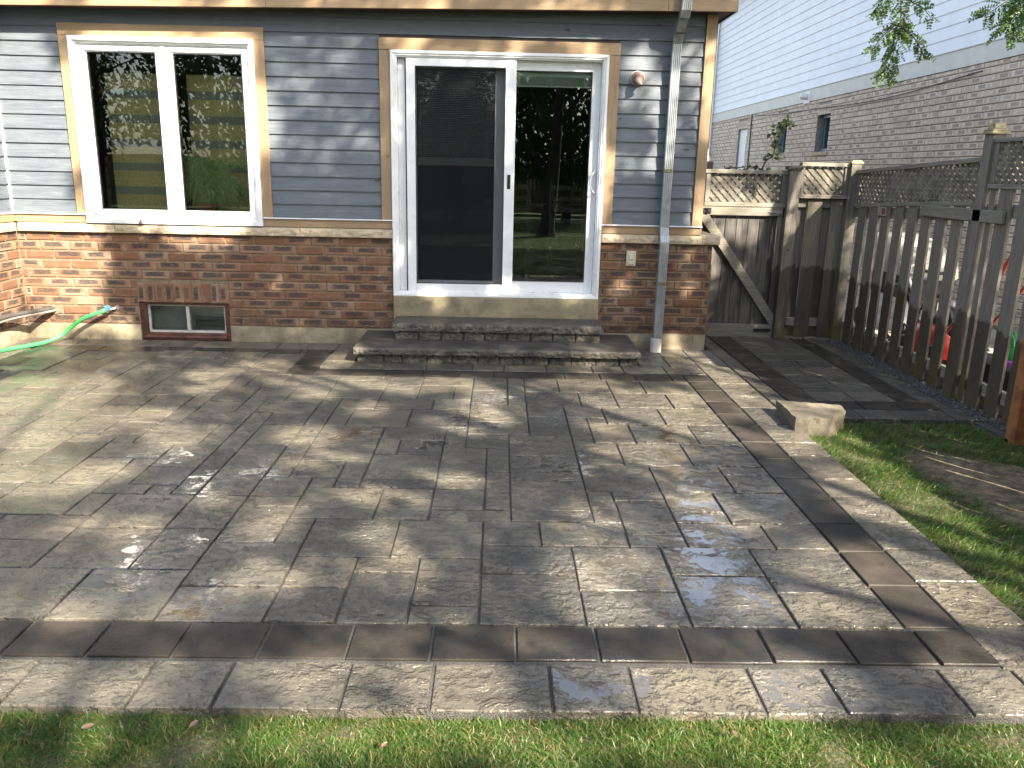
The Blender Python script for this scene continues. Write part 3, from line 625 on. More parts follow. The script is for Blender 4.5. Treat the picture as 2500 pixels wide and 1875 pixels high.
# eaves: fascia, soffit, roof, gutter behind the downspout's head
fa = MB()
def fz(x): return 2.752+(x+.3)*.0148
def fascia(a, b, y0, y1): fa.hexa([(a,y0,fz(a)),(b,y0,fz(b)),(b,y1,fz(b)),(a,y1,fz(a)),(a,y0,fz(a)+.17),(b,y0,fz(b)+.17),(b,y1,fz(b)+.17),(a,y1,fz(a)+.17)])
fascia(-3.9,-.95,-.200,-.176); fascia(-.948,2.238,-.200,-.176); fascia(2.240,2.797,-.200,-.176)
fob = fa.build('fascia_board', M['trim_x'], house, bevel=.003)
sf = MB(); sf.hexa([(-3.9,-.176,fz(-3.9)+.012),(2.78,-.176,fz(2.78)+.012),(2.78,6,fz(2.78)+.012),(-3.9,.012,fz(-3.9)+.012),(-3.9,-.176,fz(-3.9)+.03),(2.78,-.176,fz(2.78)+.03),(2.78,6,fz(2.78)+.03),(-3.9,.012,fz(-3.9)+.03)])
sf.build('soffit', M['soffit'], house); B(2.78,2.797,-.175,6,2.80,2.965,'rake_board',M['soffit'],house)
rf = MB(); rf.hexa([(-9,-.24,2.955),(2.84,-.24,2.955),(2.84,5,3.7),(-9,5,3.7),(-9,-.24,2.985),(2.84,-.24,2.985),(2.84,5,3.73),(-9,5,3.73)])
rf.hexa([(-9,5,3.7),(2.84,5,3.7),(2.84,10,3.0),(-9,10,3.0),(-9,5,3.73),(2.84,5,3.73),(2.84,10,3.03),(-9,10,3.03)])
rf.hexa([(-9,-1.15,2.7),(-3.1,-1.15,2.7),(-3.1,-.2,3.05),(-9,-.2,3.05),(-9,-1.15,2.73),(-3.1,-1.15,2.73),(-3.1,-.2,3.08),(-9,-.2,3.08)])
rf.build('roof', M['roof'], house)
core = MB(); core.box(-9,-3.37,-.95,.1,0,2.9); core.box(-9,2.5,5.2,9.8,0,2.95); core.box(-9,-3.4,.1,5.2,0,2.95); core.build('rear_wall', M['mortar2'], house)

# ---- basement window
bw = bpy.data.objects.new('basement_window', None); C.objects.link(bw); bw.parent = house
fb = MB()
for x0,x1,z0,z1 in ((-2.262,-2.212,.0,.336), (-1.512,-1.464,.0,.336), (-2.212,-1.512,.316,.336), (-2.212,-1.512,.0,.055)): fb.box(x0,x1,.004 if z1<.1 else .022,.10,z0,z1)
fb.hexa([(-2.225,-.012,.022),(-1.50,-.012,.022),(-1.50,.03,.056),(-2.225,.03,.056),(-2.225,-.010,.034),(-1.50,-.010,.034),(-1.50,.03,.066),(-2.225,.03,.066)])
fb.build('brown_surround', M['brownframe'], bw, bevel=.003)
fw = MB()
for x0,x1,z0,z1,y in ((-2.211,-2.19,.056,.315,.06),(-1.535,-1.513,.056,.315,.06),(-2.19,-1.535,.298,.315,.06),(-2.19,-1.535,.056,.078,.055),(-1.868,-1.842,.079,.297,.05)): fw.box(x0,x1,y,y+.03,z0,z1)
fw.build('slider_frame', M['alframe'], bw, bevel=.002); B(-2.19,-1.868,.072,.075,.078,.298,'pane',M['glass'],bw); B(-1.842,-1.535,.082,.085,.078,.298,'pane',M['glass'],bw)
gb = MB(); gb.box(-2.25,-1.48,.16,.165,.0,.33); gb.box(-2.25,-1.48,.1,.16,.33,.335); gb.build('frosted_backing', simple('basement_backing', (.30,.31,.28), .8, n=2, amt=.5), bw)
B(-1.82,-1.56,.13,.14,.10,.20,'dark_opening',M['black'],bw)

# ---- two-sash window
wd_ = bpy.data.objects.new('casement_window', None); C.objects.link(wd_); wd_.parent = house
def ring(mb, x0,x1,z0,z1,w,y0,y1,wb=None,wt=None,wr=None):
    wb = w if wb is None else wb; wt = w if wt is None else wt; wr = w if wr is None else wr
    mb.box(x0,x0+w,y0,y1,z0,z1); mb.box(x1-wr,x1,y0,y1,z0,z1); mb.box(x0+w,x1-wr,y0,y1,z0,z0+wb); mb.box(x0+w,x1-wr,y0,y1,z1-wt,z1)
wf = MB(); ring(wf,-2.618,-1.115,1.024,2.524,.036,-.046,.10); ring(wf,-2.582,-1.151,1.060,2.488,.016,-.028,.10); ring(wf,-2.566,-1.167,1.076,2.472,.010,-.010,.10)
wf.box(-1.885,-1.848,-.008,.09,1.086,2.462); wf.build('window_frame', M['vinyl'], wd_, bevel=.003)
for a, b in ((-2.553,-1.887), (-1.846,-1.180)):
    sa = MB(); ring(sa,a,b,1.088,2.460,.042,-.004,.06); ring(sa,a+.042,b-.042,1.130,2.418,.010,.010,.05); so_ = sa.build('sash', M['vinyl'], wd_, bevel=.003)
    gk = MB(); ring(gk,a+.052,b-.052,1.140,2.408,.006,.018,.05); gk.build('gasket', M['gasket'], wd_)
    B(a+.054,b-.054,.030,.034,1.142,2.406,'pane',M['glass'],wd_)
hd = MB(); hd.box(-2.17,-2.135,-.062,-.046,1.028,1.038); hd.box(-2.160,-2.146,-.060,-.046,1.038,1.062); hd.build('weep_clip', M['vent'], wd_)
# zebra shades behind each sash
for k, (a, b) in enumerate(((-2.50,-1.975), (-1.80,-1.262))):
    sb, sg = MB(), MB(); z = 2.275; i = 0
    while z > 1.12:
        h = .135 if i % 2 == 0 else .068; zz = max(z-h, 1.10); (sb if i % 2 == 0 else sg).box(a, b, .30+.0006*(i%2), .304, zz, z); z = zz; i += 1
    o = sb.build('roller_shade', M['shade'], wd_); sg.build('sheer_band', M['sheer'], wd_)
# room behind the window, room behind the door
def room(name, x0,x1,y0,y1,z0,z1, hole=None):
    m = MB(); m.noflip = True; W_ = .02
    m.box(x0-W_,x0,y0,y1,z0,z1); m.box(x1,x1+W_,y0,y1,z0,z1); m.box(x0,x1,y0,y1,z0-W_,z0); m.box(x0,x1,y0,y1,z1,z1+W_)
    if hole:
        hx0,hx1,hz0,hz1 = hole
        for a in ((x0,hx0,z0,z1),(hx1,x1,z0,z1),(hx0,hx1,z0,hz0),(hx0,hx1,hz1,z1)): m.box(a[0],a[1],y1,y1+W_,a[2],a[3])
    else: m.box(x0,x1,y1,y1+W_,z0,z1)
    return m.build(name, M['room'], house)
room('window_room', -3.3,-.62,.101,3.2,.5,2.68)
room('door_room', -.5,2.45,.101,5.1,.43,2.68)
# ---- leafy houseplant standing inside the window
pl = thing('potted_plant', 'bushy green houseplant seen through the glass of the two-sash window', 'plant', (-1.66,.2,.9))
pot = MB(); pot.lathe([(.07,0),(.09,.0),(.11,.17),(.12,.17),(.12,.2),(.10,.2)], (-1.66,.2,1.0), 20); pot.build('pot', M['flowerpot'], pl, smooth=True)
B(-2.6,-1.2,.11,.42,.96,1.0,'window_bench',M['furniture'],house)
fr = MB(); rnd = random.Random(5)
for k in range(64):
    az = rnd.uniform(0, 2*math.pi); L = rnd.uniform(.22,.48); up = rnd.uniform(.35,1.0); base = Vector((-1.62,.18,1.17)); pts = []
    for t in np.linspace(0, 1, 9):
        rr = L*t*.95; pts.append(base+Vector((math.cos(az)*rr*.92, math.sin(az)*rr*.14-.01*t, up*.86*t*(1.6-t*1.05)-.20*t**3)))
    for i in range(1, 9):
        d = (pts[i]-pts[i-1]).normalized(); side = d.cross(Vector((0,1,0))).normalized()
        for q in range(3):
            o0 = pts[i-1].lerp(pts[i], q/3)
            for sg in (-1, 1):
                l = .095*(1.15-i/10)*rnd.uniform(.7,1.2); tip = o0+side*sg*l*.72+d*l*.45+Vector((0,rnd.uniform(-.015,.015),-l*.35)); w_ = d*.011
                fr.face([o0-w_, o0.lerp(tip,.5)-w_*.9+Vector((0,0,.004)), tip, o0.lerp(tip,.5)+w_*.9], rnd.random())
fr.noflip = True
fr.build('foliage', M['plant'], pl)

# ---- sliding patio door
dr = bpy.data.objects.new('sliding_door', None); C.objects.link(dr); dr.parent = house
df = MB(); ring(df,.0,1.81,.446,2.474,.024,-.040,.11,wb=.018); ring(df,.024,1.786,.464,2.450,.016,-.030,.11,wb=.01); ring(df,.040,1.770,.474,2.434,.012,-.016,.11,wb=.004)
df.box(.052,1.758,-.02,.10,.474,.487); df.build('door_frame', M['vinyl'], dr, bevel=.003)
B(.052,.112,.045,.075,.488,2.42,'track_jamb',M['vinyl'],dr,.003); B(.112,.124,.05,.075,.488,2.40,'gap_seal',M['gasket'],dr)
# fixed panel (right) and inner panel (left) with their glass, then the screen door in front of the left one
p1 = MB(); ring(p1,.985,1.757,.488,2.430,.056,.050,.085,wb=.095,wt=.083,wr=.072); p1.build('fixed_panel', M['vinyl'], dr, bevel=.003)
B(1.041,1.685,.066,.070,.583,2.347,'pane',M['glass'],dr)
g1 = MB(); ring(g1,1.041,1.685,.583,2.347,.006,.046,.07); g1.build('gasket', M['gasket'], dr)
p2 = MB(); ring(p2,.125,.985,.488,2.425,.078,.088,.118,wb=.085,wt=.075,wr=.115); p2.build('inner_panel', M['vinyl'], dr, bevel=.003)
B(.203,.870,.100,.104,.573,2.350,'pane',M['glass'],dr)
sc = MB(); ring(sc,.127,1.045,.476,2.430,.074,-.008,.028,wb=.078,wt=.072,wr=.088); scf = sc.build('screen_door', M['vinyl'], dr, bevel=.003)
B(.201,.957,.012,.014,.554,2.358,'screen_mesh',M['screen'],scf); g2 = MB(); ring(g2,.201,.957,.554,2.358,.006,-.006,.012); g2.build('spline', M['gasket'], scf)
lt_ = MB(); lt_.box(.984,1.012,-.013,-.008,1.380,1.500); lt_.build('latch', M['black'], dr, bevel=.002)
hp = [(1.735,.02,1.365),(1.722,-.02,1.372),(1.700,-.045,1.395),(1.690,-.052,1.45),(1.700,-.045,1.505),(1.722,-.02,1.53),(1.735,.02,1.537)]
hn = MB(); hn.tube(hp, .0085, 8); hn.box(1.728,1.745,.038,.05,1.35,1.55); hn.build('handle', M['vinyl'], dr, smooth=False, bevel=.002)
# mini blinds: lowered halfway on the left, raised on the right
bl = MB(); z = 2.325
while z > 1.640: bl.hexa([(.21,.122,z),(.862,.122,z),(.862,.140,z+.010),(.21,.140,z+.010),(.21,.122,z+.001),(.862,.122,z+.001),(.862,.140,z+.011),(.21,.140,z+.011)]); z -= .0145
bl.box(.208,.864,.118,.142,1.566,1.634); bl.box(.208,.864,.118,.144,2.325,2.352)
for x in (.232,.515,.80): bl.box(x,x+.0035,.116,.118,1.57,2.33)
bl.build('lowered_blind', M['blind'], dr)
b2 = MB(); b2.box(1.045,1.682,.082,.11,2.305,2.343)
for k in range(14): b2.box(1.047,1.680,.084,.108,2.234+k*.0052,2.2365+k*.0052)
b2.box(1.045,1.682,.080,.112,2.222,2.232)
for x in (1.066,1.335,1.612): b2.box(x,x+.007,.077,.081,2.222,2.34)
b2.build('raised_blind', M['blind'], dr)
# dining furniture faintly visible in the room
tb = thing('dining_table', 'dark dining table inside the house behind the patio door', 'table', (1.4,2.2,.45))
m = MB(); m.box(.75,2.1,1.8,2.7,1.16,1.20); m.build('tabletop', M['furniture'], tb, bevel=.004)
for x in (.82,1.98):
    for y in (1.87,2.58): B(x,x+.06,y,y+.06,.452,1.16,'leg',M['furniture'],tb)
for cxx, cyy, ww in ((1.05,1.45,'left'), (1.62,1.5,'right')):
    ch = thing('dining_chair', 'dark slatted dining chair behind the patio door, '+('left one' if ww == 'left' else 'right one'), 'chair', (cxx,cyy,.45), 'chairs at the dining table')
    B(cxx-.2,cxx+.2,cyy-.2,cyy+.2,.88,.93,'seat',M['furniture'],ch,.01); bb = MB()
    for x in (-.19,.15): bb.box(cxx+x,cxx+x+.04,cyy-.2,cyy-.17,.93,1.45)
    for k in range(4): bb.box(cxx-.15,cxx+.15,cyy-.195,cyy-.18,1.02+k*.11,1.07+k*.11)
    bb.build('backrest', M['furniture'], ch)
    for x in (-.19,.15):
        for y in (-.19,.15): B(cxx+x,cxx+x+.04,cyy+y,cyy+y+.04,.452,.88,'leg',M['furniture'],ch)

# ---- concrete sill under the door, vent, outlet, downspout
th = MB(); th.noflip = True; rough_panel(th, lambda s, o, z: (s, -.075-o, z), .004, 1.812, .26, .444, .02, .006, 9, .4); th.box(.004,1.812,-.0745,.10,.0,.4445); th.build('door_sill', M['conc_y'], house)
vt = bpy.data.objects.new('dryer_vent', None); C.objects.link(vt); vt.parent = house
m = MB(); m.lathe([(.058,0),(.060,-.012),(.056,-.018)], (2.052,-.004,2.300), 28, 'y'); m.build('flange', M['ventw'], vt)
m = MB(); m.lathe([(.053,-.0185),(.053,-.03),(.046,-.040),(.030,-.044)], (2.052,-.004,2.300), 28, 'y')
m.tube([(2.050,-.02,2.312),(2.052,-.055,2.300),(2.056,-.082,2.268),(2.058,-.088,2.236)], [.030,.034,.035,.034], 16); m.build('hood', M['vent'], vt, smooth=True)
ot = MB(); ot.box(2.045,2.128,-.022,.0,.742,.876); o1 = ot.build('outlet_cover', M['outlet'], house, bevel=.006)
m = MB(); m.box(2.062,2.112,-.034,-.022,.80,.848); m.box(2.062,2.112,-.034,-.022,.756,.79); m.build('flap', M['outlet'], o1, bevel=.004)
ds = bpy.data.objects.new('downspout', None); C.objects.link(ds); ds.parent = house
def ribbed(mb, pts, w, d, ups):
    """corrugated rectangular pipe section swept through pts"""
    prof = []
    nrib = 5
    for i in range(nrib*2+1): prof.append((-w/2+w*i/(nrib*2), -d/2-(.0035 if i % 2 else 0)))
    for i in range(3): prof.append((w/2, -d/2+d*(i+1)/3))
    for i in range(nrib*2+1): prof.append((w/2-w*i/(nrib*2), d/2+(.0035 if i % 2 else 0)))
    for i in range(2): prof.append((-w/2, d/2-d*(i+1)/3))
    rows = []
    for k, p in enumerate(pts):
        p = Vector(p); a = (Vector(pts[min(k+1, len(pts)-1)])-Vector(pts[max(k-1, 0)])).normalized(); nrm = a.cross(Vector((1,0,0))).normalized()
        if nrm.y > 0: nrm = -nrm
        rows.append([p+Vector((x,0,0))-nrm*y for x, y in prof])
    mb.grid(rows, .3, closed=True)
m = MB(); m.noflip = True
ribbed(m, [(2.372,-.245,3.02),(2.372,-.245,2.86),(2.370,-.238,2.80),(2.366,-.205,2.75)], .080, .058, None)
ribbed(m, [(2.365,-.200,2.745),(2.356,-.125,2.66)], .072, .052, None)
ribbed(m, [(2.356,-.128,2.655),(2.354,-.085,2.62),(2.354,-.062,2.57),(2.352,-.055,2.5),(2.350,-.05,1.14),(2.350,-.052,1.08),(2.350,-.085,1.02),(2.350,-.115,.96),(2.348,-.120,.88),(2.343,-.118,.12)], .076, .056, None)
m.build('pipe', M['alu'], ds)
for z, y, x in ((1.565,-.052,2.350), (.612,-.12,2.345)):
    m = MB(); m.box(x-.030,x+.034,y-.041,y-.034,z-.016,z+.016); sx = m.build('strap', M['screwmetal'], ds, bevel=.003)
    m = MB()
    for q in (-.014,.016): m.lathe([(.005,0),(.005,-.004)], (x+q,y-.041,z), 8, 'y')
    m.build('screw', M['black'], sx)
m = MB(); m.lathe([(.050,.0),(.050,.124),(.044,.124),(.044,.05)], (2.335,-.118,.0), 24); m.build('drain_collar', M['pvc'], ds, smooth=False)
# ---- hose tap
tp = bpy.data.objects.new('hose_tap', None); C.objects.link(tp); tp.parent = house
m = MB(); m.tube([(-2.455,.0,.284),(-2.462,-.03,.283),(-2.50,-.055,.278),(-2.524,-.075,.272)], [.014,.012,.011,.012], 10); m.lathe([(.022,0),(.022,-.008)], (-2.452,-.0,.285), 14, 'y'); m.build('spout', M['zinc'], tp)
m = MB()
for k in range(5):
    a = k*2*math.pi/5; m.tube([(-2.500+.006*math.cos(a),-.085,.295+.006*math.sin(a)),(-2.500+.022*math.cos(a),-.085,.295+.022*math.sin(a))], .006, 6)
m.tube([(-2.500+.022*math.cos(a),-.085,.295+.022*math.sin(a)) for a in [k*2*math.pi/12 for k in range(13)]], .0045, 6); m.tube([(-2.50,-.05,.28),(-2.50,-.088,.295)], .005, 6); m.build('tap_handle', M['blue'], tp)
"""hose and cables are things of their own"""
def smoothpts(P, n=6):
    out = []
    for i in range(len(P)-1):
        p0, p1, p2, p3 = (Vector(P[max(i-1,0)]), Vector(P[i]), Vector(P[i+1]), Vector(P[min(i+2,len(P)-1)]))
        for k in range(n):
            t = k/n; out.append(.5*((2*p1)+(p2-p0)*t+(2*p0-5*p1+4*p2-p3)*t*t+(3*p1-p0-3*p2+p3)*t**3))
    return out+[Vector(P[-1])]
m = MB(); m.tube(smoothpts([(-2.535,-.082,.268),(-2.60,-.105,.245),(-2.70,-.14,.202),(-2.80,-.175,.125),(-2.87,-.215,.062),(-2.95,-.30,.026),(-3.03,-.42,.018),(-3.14,-.60,.016),(-3.17,-.85,.016),(-3.12,-1.15,.016),(-3.14,-1.6,.016)], 8), .0165, 10)
m.tube([(-2.522,-.075,.271),(-2.548,-.087,.264)], .020, 10)
ho = m.build('garden_hose', M['hose'], smooth=True); tag(ho, 'bright green garden hose running from the brick wall tap onto the patio', 'hose')
m = MB(); m.tube(smoothpts([(-3.012,.02,.262),(-3.03,-.05,.266),(-3.08,-.16,.268),(-3.15,-.34,.266),(-3.185,-.5,.261),(-3.20,-.8,.25),(-3.21,-1.3,.235)], 6), [.021]*37, 10)
co = m.build('insulated_pipe', M['pipeins'], smooth=True); tag(co, 'thick dark insulated pipe leaving a hole low in the brick wall', 'pipe')
m = MB(); m.tube(smoothpts([(-2.99,.02,.252),(-3.01,-.05,.250),(-3.07,-.16,.246),(-3.14,-.34,.243),(-3.175,-.5,.236),(-3.19,-.8,.222),(-3.20,-1.3,.205)], 6), .0105, 8)
co = m.build('power_cable', M['cable'], smooth=True); tag(co, 'thin grey cable running beside the dark pipe from the same wall hole', 'cable')
m = MB()
for k in range(16):
    a = k*2*math.pi/16; m.face([(-3.0,-.006,.258),(-3.0+.042*math.cos(a)*(1+.15*nz(k,1,1)),-.004,.258+.040*math.sin(a)*(1+.15*nz(k,2,1))),(-3.0+.042*math.cos(a+.3927)*(1+.15*nz(k+1,1,1)),-.004,.258+.040*math.sin(a+.3927)*(1+.15*nz(k+1,2,1)))])
m.build('sealant_patch', M['mortar'], house)

# ================================================================== STEPS
st = thing('front_steps', 'two wide dark block steps with rough split faces below the patio door', 'steps', (.93,-.4,0))
def tread(x0, x1, y0, y1, z0, z1, endl=False, endr=False):
    m = MB(); m.noflip = True; r = random.random(); m.use(M['tread'])
    ch = .012
    m.face([(x0,y0+ch,z1),(x1,y0+ch,z1),(x1,y1,z1),(x0,y1,z1)], r); m.face([(x0,y1,z0),(x1,y1,z0),(x1,y0,z0),(x0,y0,z0)], r)
    for s in (x0, x1): m.face([(s,y0,z0),(s,y1,z0),(s,y1,z1),(s,y0+ch,z1)], r)
    m.use(M['split']); rough_panel(m, lambda s, o, z: (s, y0-o+(ch*max(0,(z-(z1-.012)))/.012), z), x0, x1, z0, z1, .0085, .012, 38, r, -.001, x0)
    if endl: rough_panel(m, lambda s, o, z: (x0-o, y1-(s-y0)-0 if False else s, z), y0, y1, z0, z1, .0085, .012, 38, r, .001, 9)
    if endr: rough_panel(m, lambda s, o, z: (x1+o, s, z), y0, y1, z0, z1, .0085, .012, 38, r, .001, 19)
    return m.build('tread_slab', None, st)
jx = [-.238,.352,.934,1.512,2.088]
for k in range(4): tread(jx[k]+.001, jx[k+1]-.001, -.765, -.39 if 0 < k < 3 else -.02, .074, .127, k == 0, k == 3)
jx = [.035,.655,1.218,1.812]
for k in range(3): tread(jx[k]+.001, jx[k+1]-.001, -.435, -.076, .206, .272, k == 0, k == 2)
def riser(xs, y, z0, z1, ret):
    m = MB(); m.noflip = True
    for a, b in zip(xs, xs[1:]):
        r = random.random(); g = .0055
        rough_panel(m, lambda s, o, z: (s, y-o, z), a+g, b-g, z0, z1, .0085, .010, 36, r, 0, a); m.box(a+g, b-g, y, y+.1, z0, z1, r)
    for x, sg in ((xs[0], -1), (xs[-1], 1)):
        yy_ = y+.1
        while yy_ < ret: 
            r = random.random(); m.box(min(x, x-sg*.1), max(x, x-sg*.1), yy_+.003, min(yy_+.18, ret), z0, z1, r); yy_ += .183
    m.box(xs[0]+.02, xs[-1]-.02, y+.02, ret, z0, z1-.002, .5); m.build('riser_blocks', M['split'], st)
riser([-.222,.0,.150,.352,.560,.770,.945,1.145,1.345,1.535,1.735,1.925,2.078], -.715, -.03, .073, -.05)
riser([.055,.255,.445,.640,.815,1.010,1.205,1.395,1.590,1.800], -.405, .1275, .205, -.08)

# ================================================================== STONE BLOCK ON THE EDGE
bmn = bmesh.new(); tz = .086; cn = [(2.80,-1.98),(2.79,-2.385),(2.995,-2.405),(3.175,-2.20),(3.195,-2.07)]
N = 5; ringp = []
dens = []
for i in range(len(cn)):
    a, b = Vector(cn[i]), Vector(cn[(i+1) % len(cn)]); n_ = max(2, int((b-a).length/.02))
    for k in range(n_): dens.append(a.lerp(b, k/n_))
cen = Vector((2.98,-2.2)); m = MB(); m.noflip = True; rows = []
for j, (sc_, z) in enumerate([(1.0,-.04),(1.0,.0),(1.0,.03),(1.0,.055),(1.0,.078),(.995,tz),(.85,tz+.001),(.6,tz),(.3,tz+.001)]):
    row = []
    for q in dens:
        w_ = cen+(q-cen)*sc_; am = .009 if j < 6 else .004
        row.append((w_.x+am*nz(w_.x, w_.y, z, 26), w_.y+am*nz(w_.y, w_.x, z, 26), z+(.004*nz(w_.x, w_.y, 1, 17) if j > 4 else 0)))
    rows.append(row)
m.grid(rows, .3, closed=True); m.face(rows[-1], .3)
sbk = m.build('stone_block', M['block']); tag(sbk, 'loose wedge shaped tan stone block lying where patio, walkway and lawn meet', 'stone block')

# ================================================================== FENCE AND GATE
GY = .68
gate = thing('wooden_gate', 'weathered wooden gate with lattice top and diagonal brace beside the brick corner', 'gate', (3.24,GY,0))
x = 2.86
k = 0
while x < 3.60:
    w_ = min(.108, 3.612-x); m = MB(); m.box(x+.0015, x+w_-.0015, GY, GY+.018, .02, 1.17); m.build('plank', M['gatewood'], gate, bevel=.002); x += .11; k += 1
def gb_(name, *a, mat='rail', **k): 
    m = MB(); m.box(*a); return m.build(name, M[mat], gate, bevel=.004)
gb_('rail', 2.855,3.615,GY-.038,GY-.001,1.168,1.250); gb_('rail', 2.90,3.655,GY-.038,GY-.001,.008,.125)
gb_('lattice_rail', 2.855,3.625,GY-.045,GY+.03,1.252,1.290); gb_('lattice_rail', 2.845,3.63,GY-.045,GY+.03,1.552,1.588)
gb_('lattice_stile', 2.858,2.90,GY-.035,GY+.02,1.291,1.551, mat='fence'); gb_('lattice_stile', 3.578,3.625,GY-.035,GY+.02,1.291,1.551, mat='fence'); gb_('stile', 3.565,3.618,GY-.03,GY-.0,.126,1.167, mat='fence')
m = MB(); m.beam((2.78,GY-.022,1.275),(3.64,GY-.022,.13), .085, .036, up=(0,-1,0)); m.build('brace', M['rail'], gate, bevel=.003)
def lattice(to3, s0, s1, z0, z1, parent, sp=.052, w=.034, slope=(0.0, 0.0)):
    """two crossed layers of thin slats clipped to the frame"""
    m = MB()
    zb = lambda s: z0+slope[0]*(s-s0)/(s1-s0); zt = lambda s: z1+slope[1]*(s-s0)/(s1-s0)
    for lay, sg in ((0, -1), (1, 1)):
        c = -4.0
        while c < 6:
            # centre line z = sg*s + c ; clip to the frame
            pts = []
            for k in range(161):
                s = s0+(s1-s0)*k/160; z = sg*(s-s0)+c
                if zb(s) <= z <= zt(s): pts.append((s, z))
            if len(pts) > 1 and abs(pts[0][0]-pts[-1][0]) > .015:
                (a, za), (b, zb_) = pts[0], pts[-1]; hw = w*.707/1; o0 = lay*.009; o1 = o0+.0085; hh = w/2*1.414/2
                q = [(a-hh, za+sg*hh), (a+hh, za-sg*hh), (b+hh, zb_-sg*hh), (b-hh, zb_+sg*hh)]
                q = [(min(max(s, s0-.004), s1+.004), z) for s, z in q]
                m.hexa([to3(s, o0, z) for s, z in q]+[to3(s, o1, z) for s, z in q], random.random())
            c += sp*1.414
    return m.build('lattice', M['lattice'], parent)
lattice(lambda s, o, z: (s, GY-.012+o, z), 2.90, 3.578, 1.285, 1.556, gate)
m = MB(); m.hexa([(3.47,GY-.045,1.205),(3.605,GY-.045,1.190),(3.605,GY-.039,1.190),(3.47,GY-.039,1.205),(3.47,GY-.045,1.212),(3.605,GY-.045,1.226),(3.605,GY-.039,1.226),(3.47,GY-.039,1.212)]); m.build('hinge', M['zinc'], gate)
B(3.61,3.635,GY-.048,GY-.039,1.165,1.25,'hinge',M['darkmetal'],gate); B(3.44,3.60,GY-.048,GY-.039,.055,.085,'hinge',M['darkmetal'],gate)
m = MB(); m.box(2.855,2.925,GY-.05,GY-.039,1.185,1.235); m.tube([(2.87,GY-.052,1.225),(2.90,GY-.07,1.225),(2.905,GY-.07,1.20),(2.87,GY-.052,1.195)], .006, 6); m.build('latch', M['darkmetal'], gate)

fs = thing('short_fence', 'short weathered fence with lattice top between gate post and corner post', 'fence', (3.95,.62,0))
def fp(name, a, mat='fence', par=None, bev=.004): m = MB(); m.box(*a); return m.build(name, M[mat], par, bevel=bev)
fp('post', (3.622,3.728,.58,.68,.0,1.600), par=fs); 
m = MB(); m.noflip = True; rough_panel(m, lambda s, o, z: (s, .56-o, z), 3.60, 3.735, 1.60, 1.635, .01, .02, 30); m.box(3.605,3.732,.562,.69,1.60,1.632); m.build('broken_cap', M['lattice'], fs)
fp('lattice_rail', (3.728,4.183,.585,.665,1.632,1.668), 'rail', fs); fp('lattice_rail', (3.724,4.183,.575,.665,1.342,1.376), 'rail', fs); fp('stile', (3.729,3.764,.60,.64,1.377,1.631), par=fs); fp('stile', (4.14,4.182,.60,.64,1.377,1.631), par=fs)
lattice(lambda s, o, z: (s, .615+o, z), 3.764, 4.14, 1.372, 1.636, fs)
fp('rail', (3.729,4.18,.632,.668,1.258,1.340), 'rail', fs); fp('rail', (3.729,4.18,.632,.668,.12,.20), 'rail', fs)
for a, b in ((3.832,3.968), (4.052,4.170)): fp('picket', (a,b,.612,.631,.01,1.341), par=fs, bev=.002)
for a, b in ((3.731,3.845), (3.95,4.07)): fp('picket', (a,b,.669,.688,.01,1.32), par=fs, bev=.002)

lf = thing('lattice_fence', 'long weathered picket fence with sloping lattice top along the right side', 'fence', (4.27,-.4,0))
fp('post', (4.183,4.275,.56,.65,.0,1.665), par=lf)
m = MB(); m.box(4.172,4.285,.55,.66,1.665,1.684); m.box(4.186,4.271,.563,.647,1.684,1.696); m.build('post_cap', M['capwood'], lf, bevel=.004)
def zl(y, a, b): return a+(b-a)*(.83-y)/(2.20)
def yrail(name, y0, y1, x0, x1, za0, zb0, h, mat='rail', par=lf):
    m = MB(); m.hexa([(x0,y1,za0),(x1,y1,za0),(x1,y0,zb0),(x0,y0,zb0),(x0,y1,za0+h),(x1,y1,za0+h),(x1,y0,zb0+h),(x0,y0,zb0+h)]); return m.build(name, M[mat], par, bevel=.004)
yrail('lattice_rail', -1.42,.56,4.235,4.275,1.574,1.662,.034); yrail('lattice_rail', -1.40,.56,4.240,4.285,1.272,1.366,.034)
yrail('rail', -1.45,.56,4.272,4.310,1.18,1.26,.09); yrail('rail', -2.6,.56,4.272,4.310,.10,.10,.085)
yrail('stile', .50,.558,4.248,4.28,1.306,1.306,.272,'fence')
sl0 = lambda y: 1.574+(1.662-1.574)*(.56-y)/1.98
m_l = lattice(lambda s, o, z: (4.255+o, .50-s, z), 0, 1.90, 1.302, 1.578, lf, slope=(.09,.085))
pk = [(.698,.536),(.458,.300),(.221,.050),(-.012,-.156),(-.249,-.392),(-.479,-.622),(-.703,-.844),(-.920,-1.066),(-1.144,-1.280)]
def picket(y1, y0, top, par, bot=.0, x=4.250, lean=0.0):
    m = MB(); r = random.random(); j = random.uniform(-.006,.006); m.hexa([(x+j,y0,bot),(x+j+.020,y0,bot),(x+j+.020,y1,bot),(x+j,y1,bot),(x+lean,y0+j,top),(x+.020+lean,y0+j,top),(x+.020+lean,y1+j,top),(x+lean,y1+j,top)], r); return m.build('picket', M['fence'], par, bevel=.002)
for (a, b) in pk[1:]: picket(a, b, zl((a+b)/2, 1.270, 1.364), lf, bot=random.uniform(-.015,.02))
picket(-1.371,-1.44, 1.36, lf, .01)
fp('board_rail', (4.222,4.248,-1.80,-.722,1.262,1.345), 'rail', lf).rotation_euler = (0,0,0)
tpst = fp('post', (4.222,4.312,-1.545,-1.447,-.02,1.840), par=lf)
m = MB(); m.box(4.205,4.33,-1.562,-1.430,1.840,1.862); m.box(4.212,4.323,-1.555,-1.437,1.862,1.874); m.box(4.228,4.307,-1.538,-1.454,1.874,1.915); m.build('post_cap', M['capwood'], lf, bevel=.008)
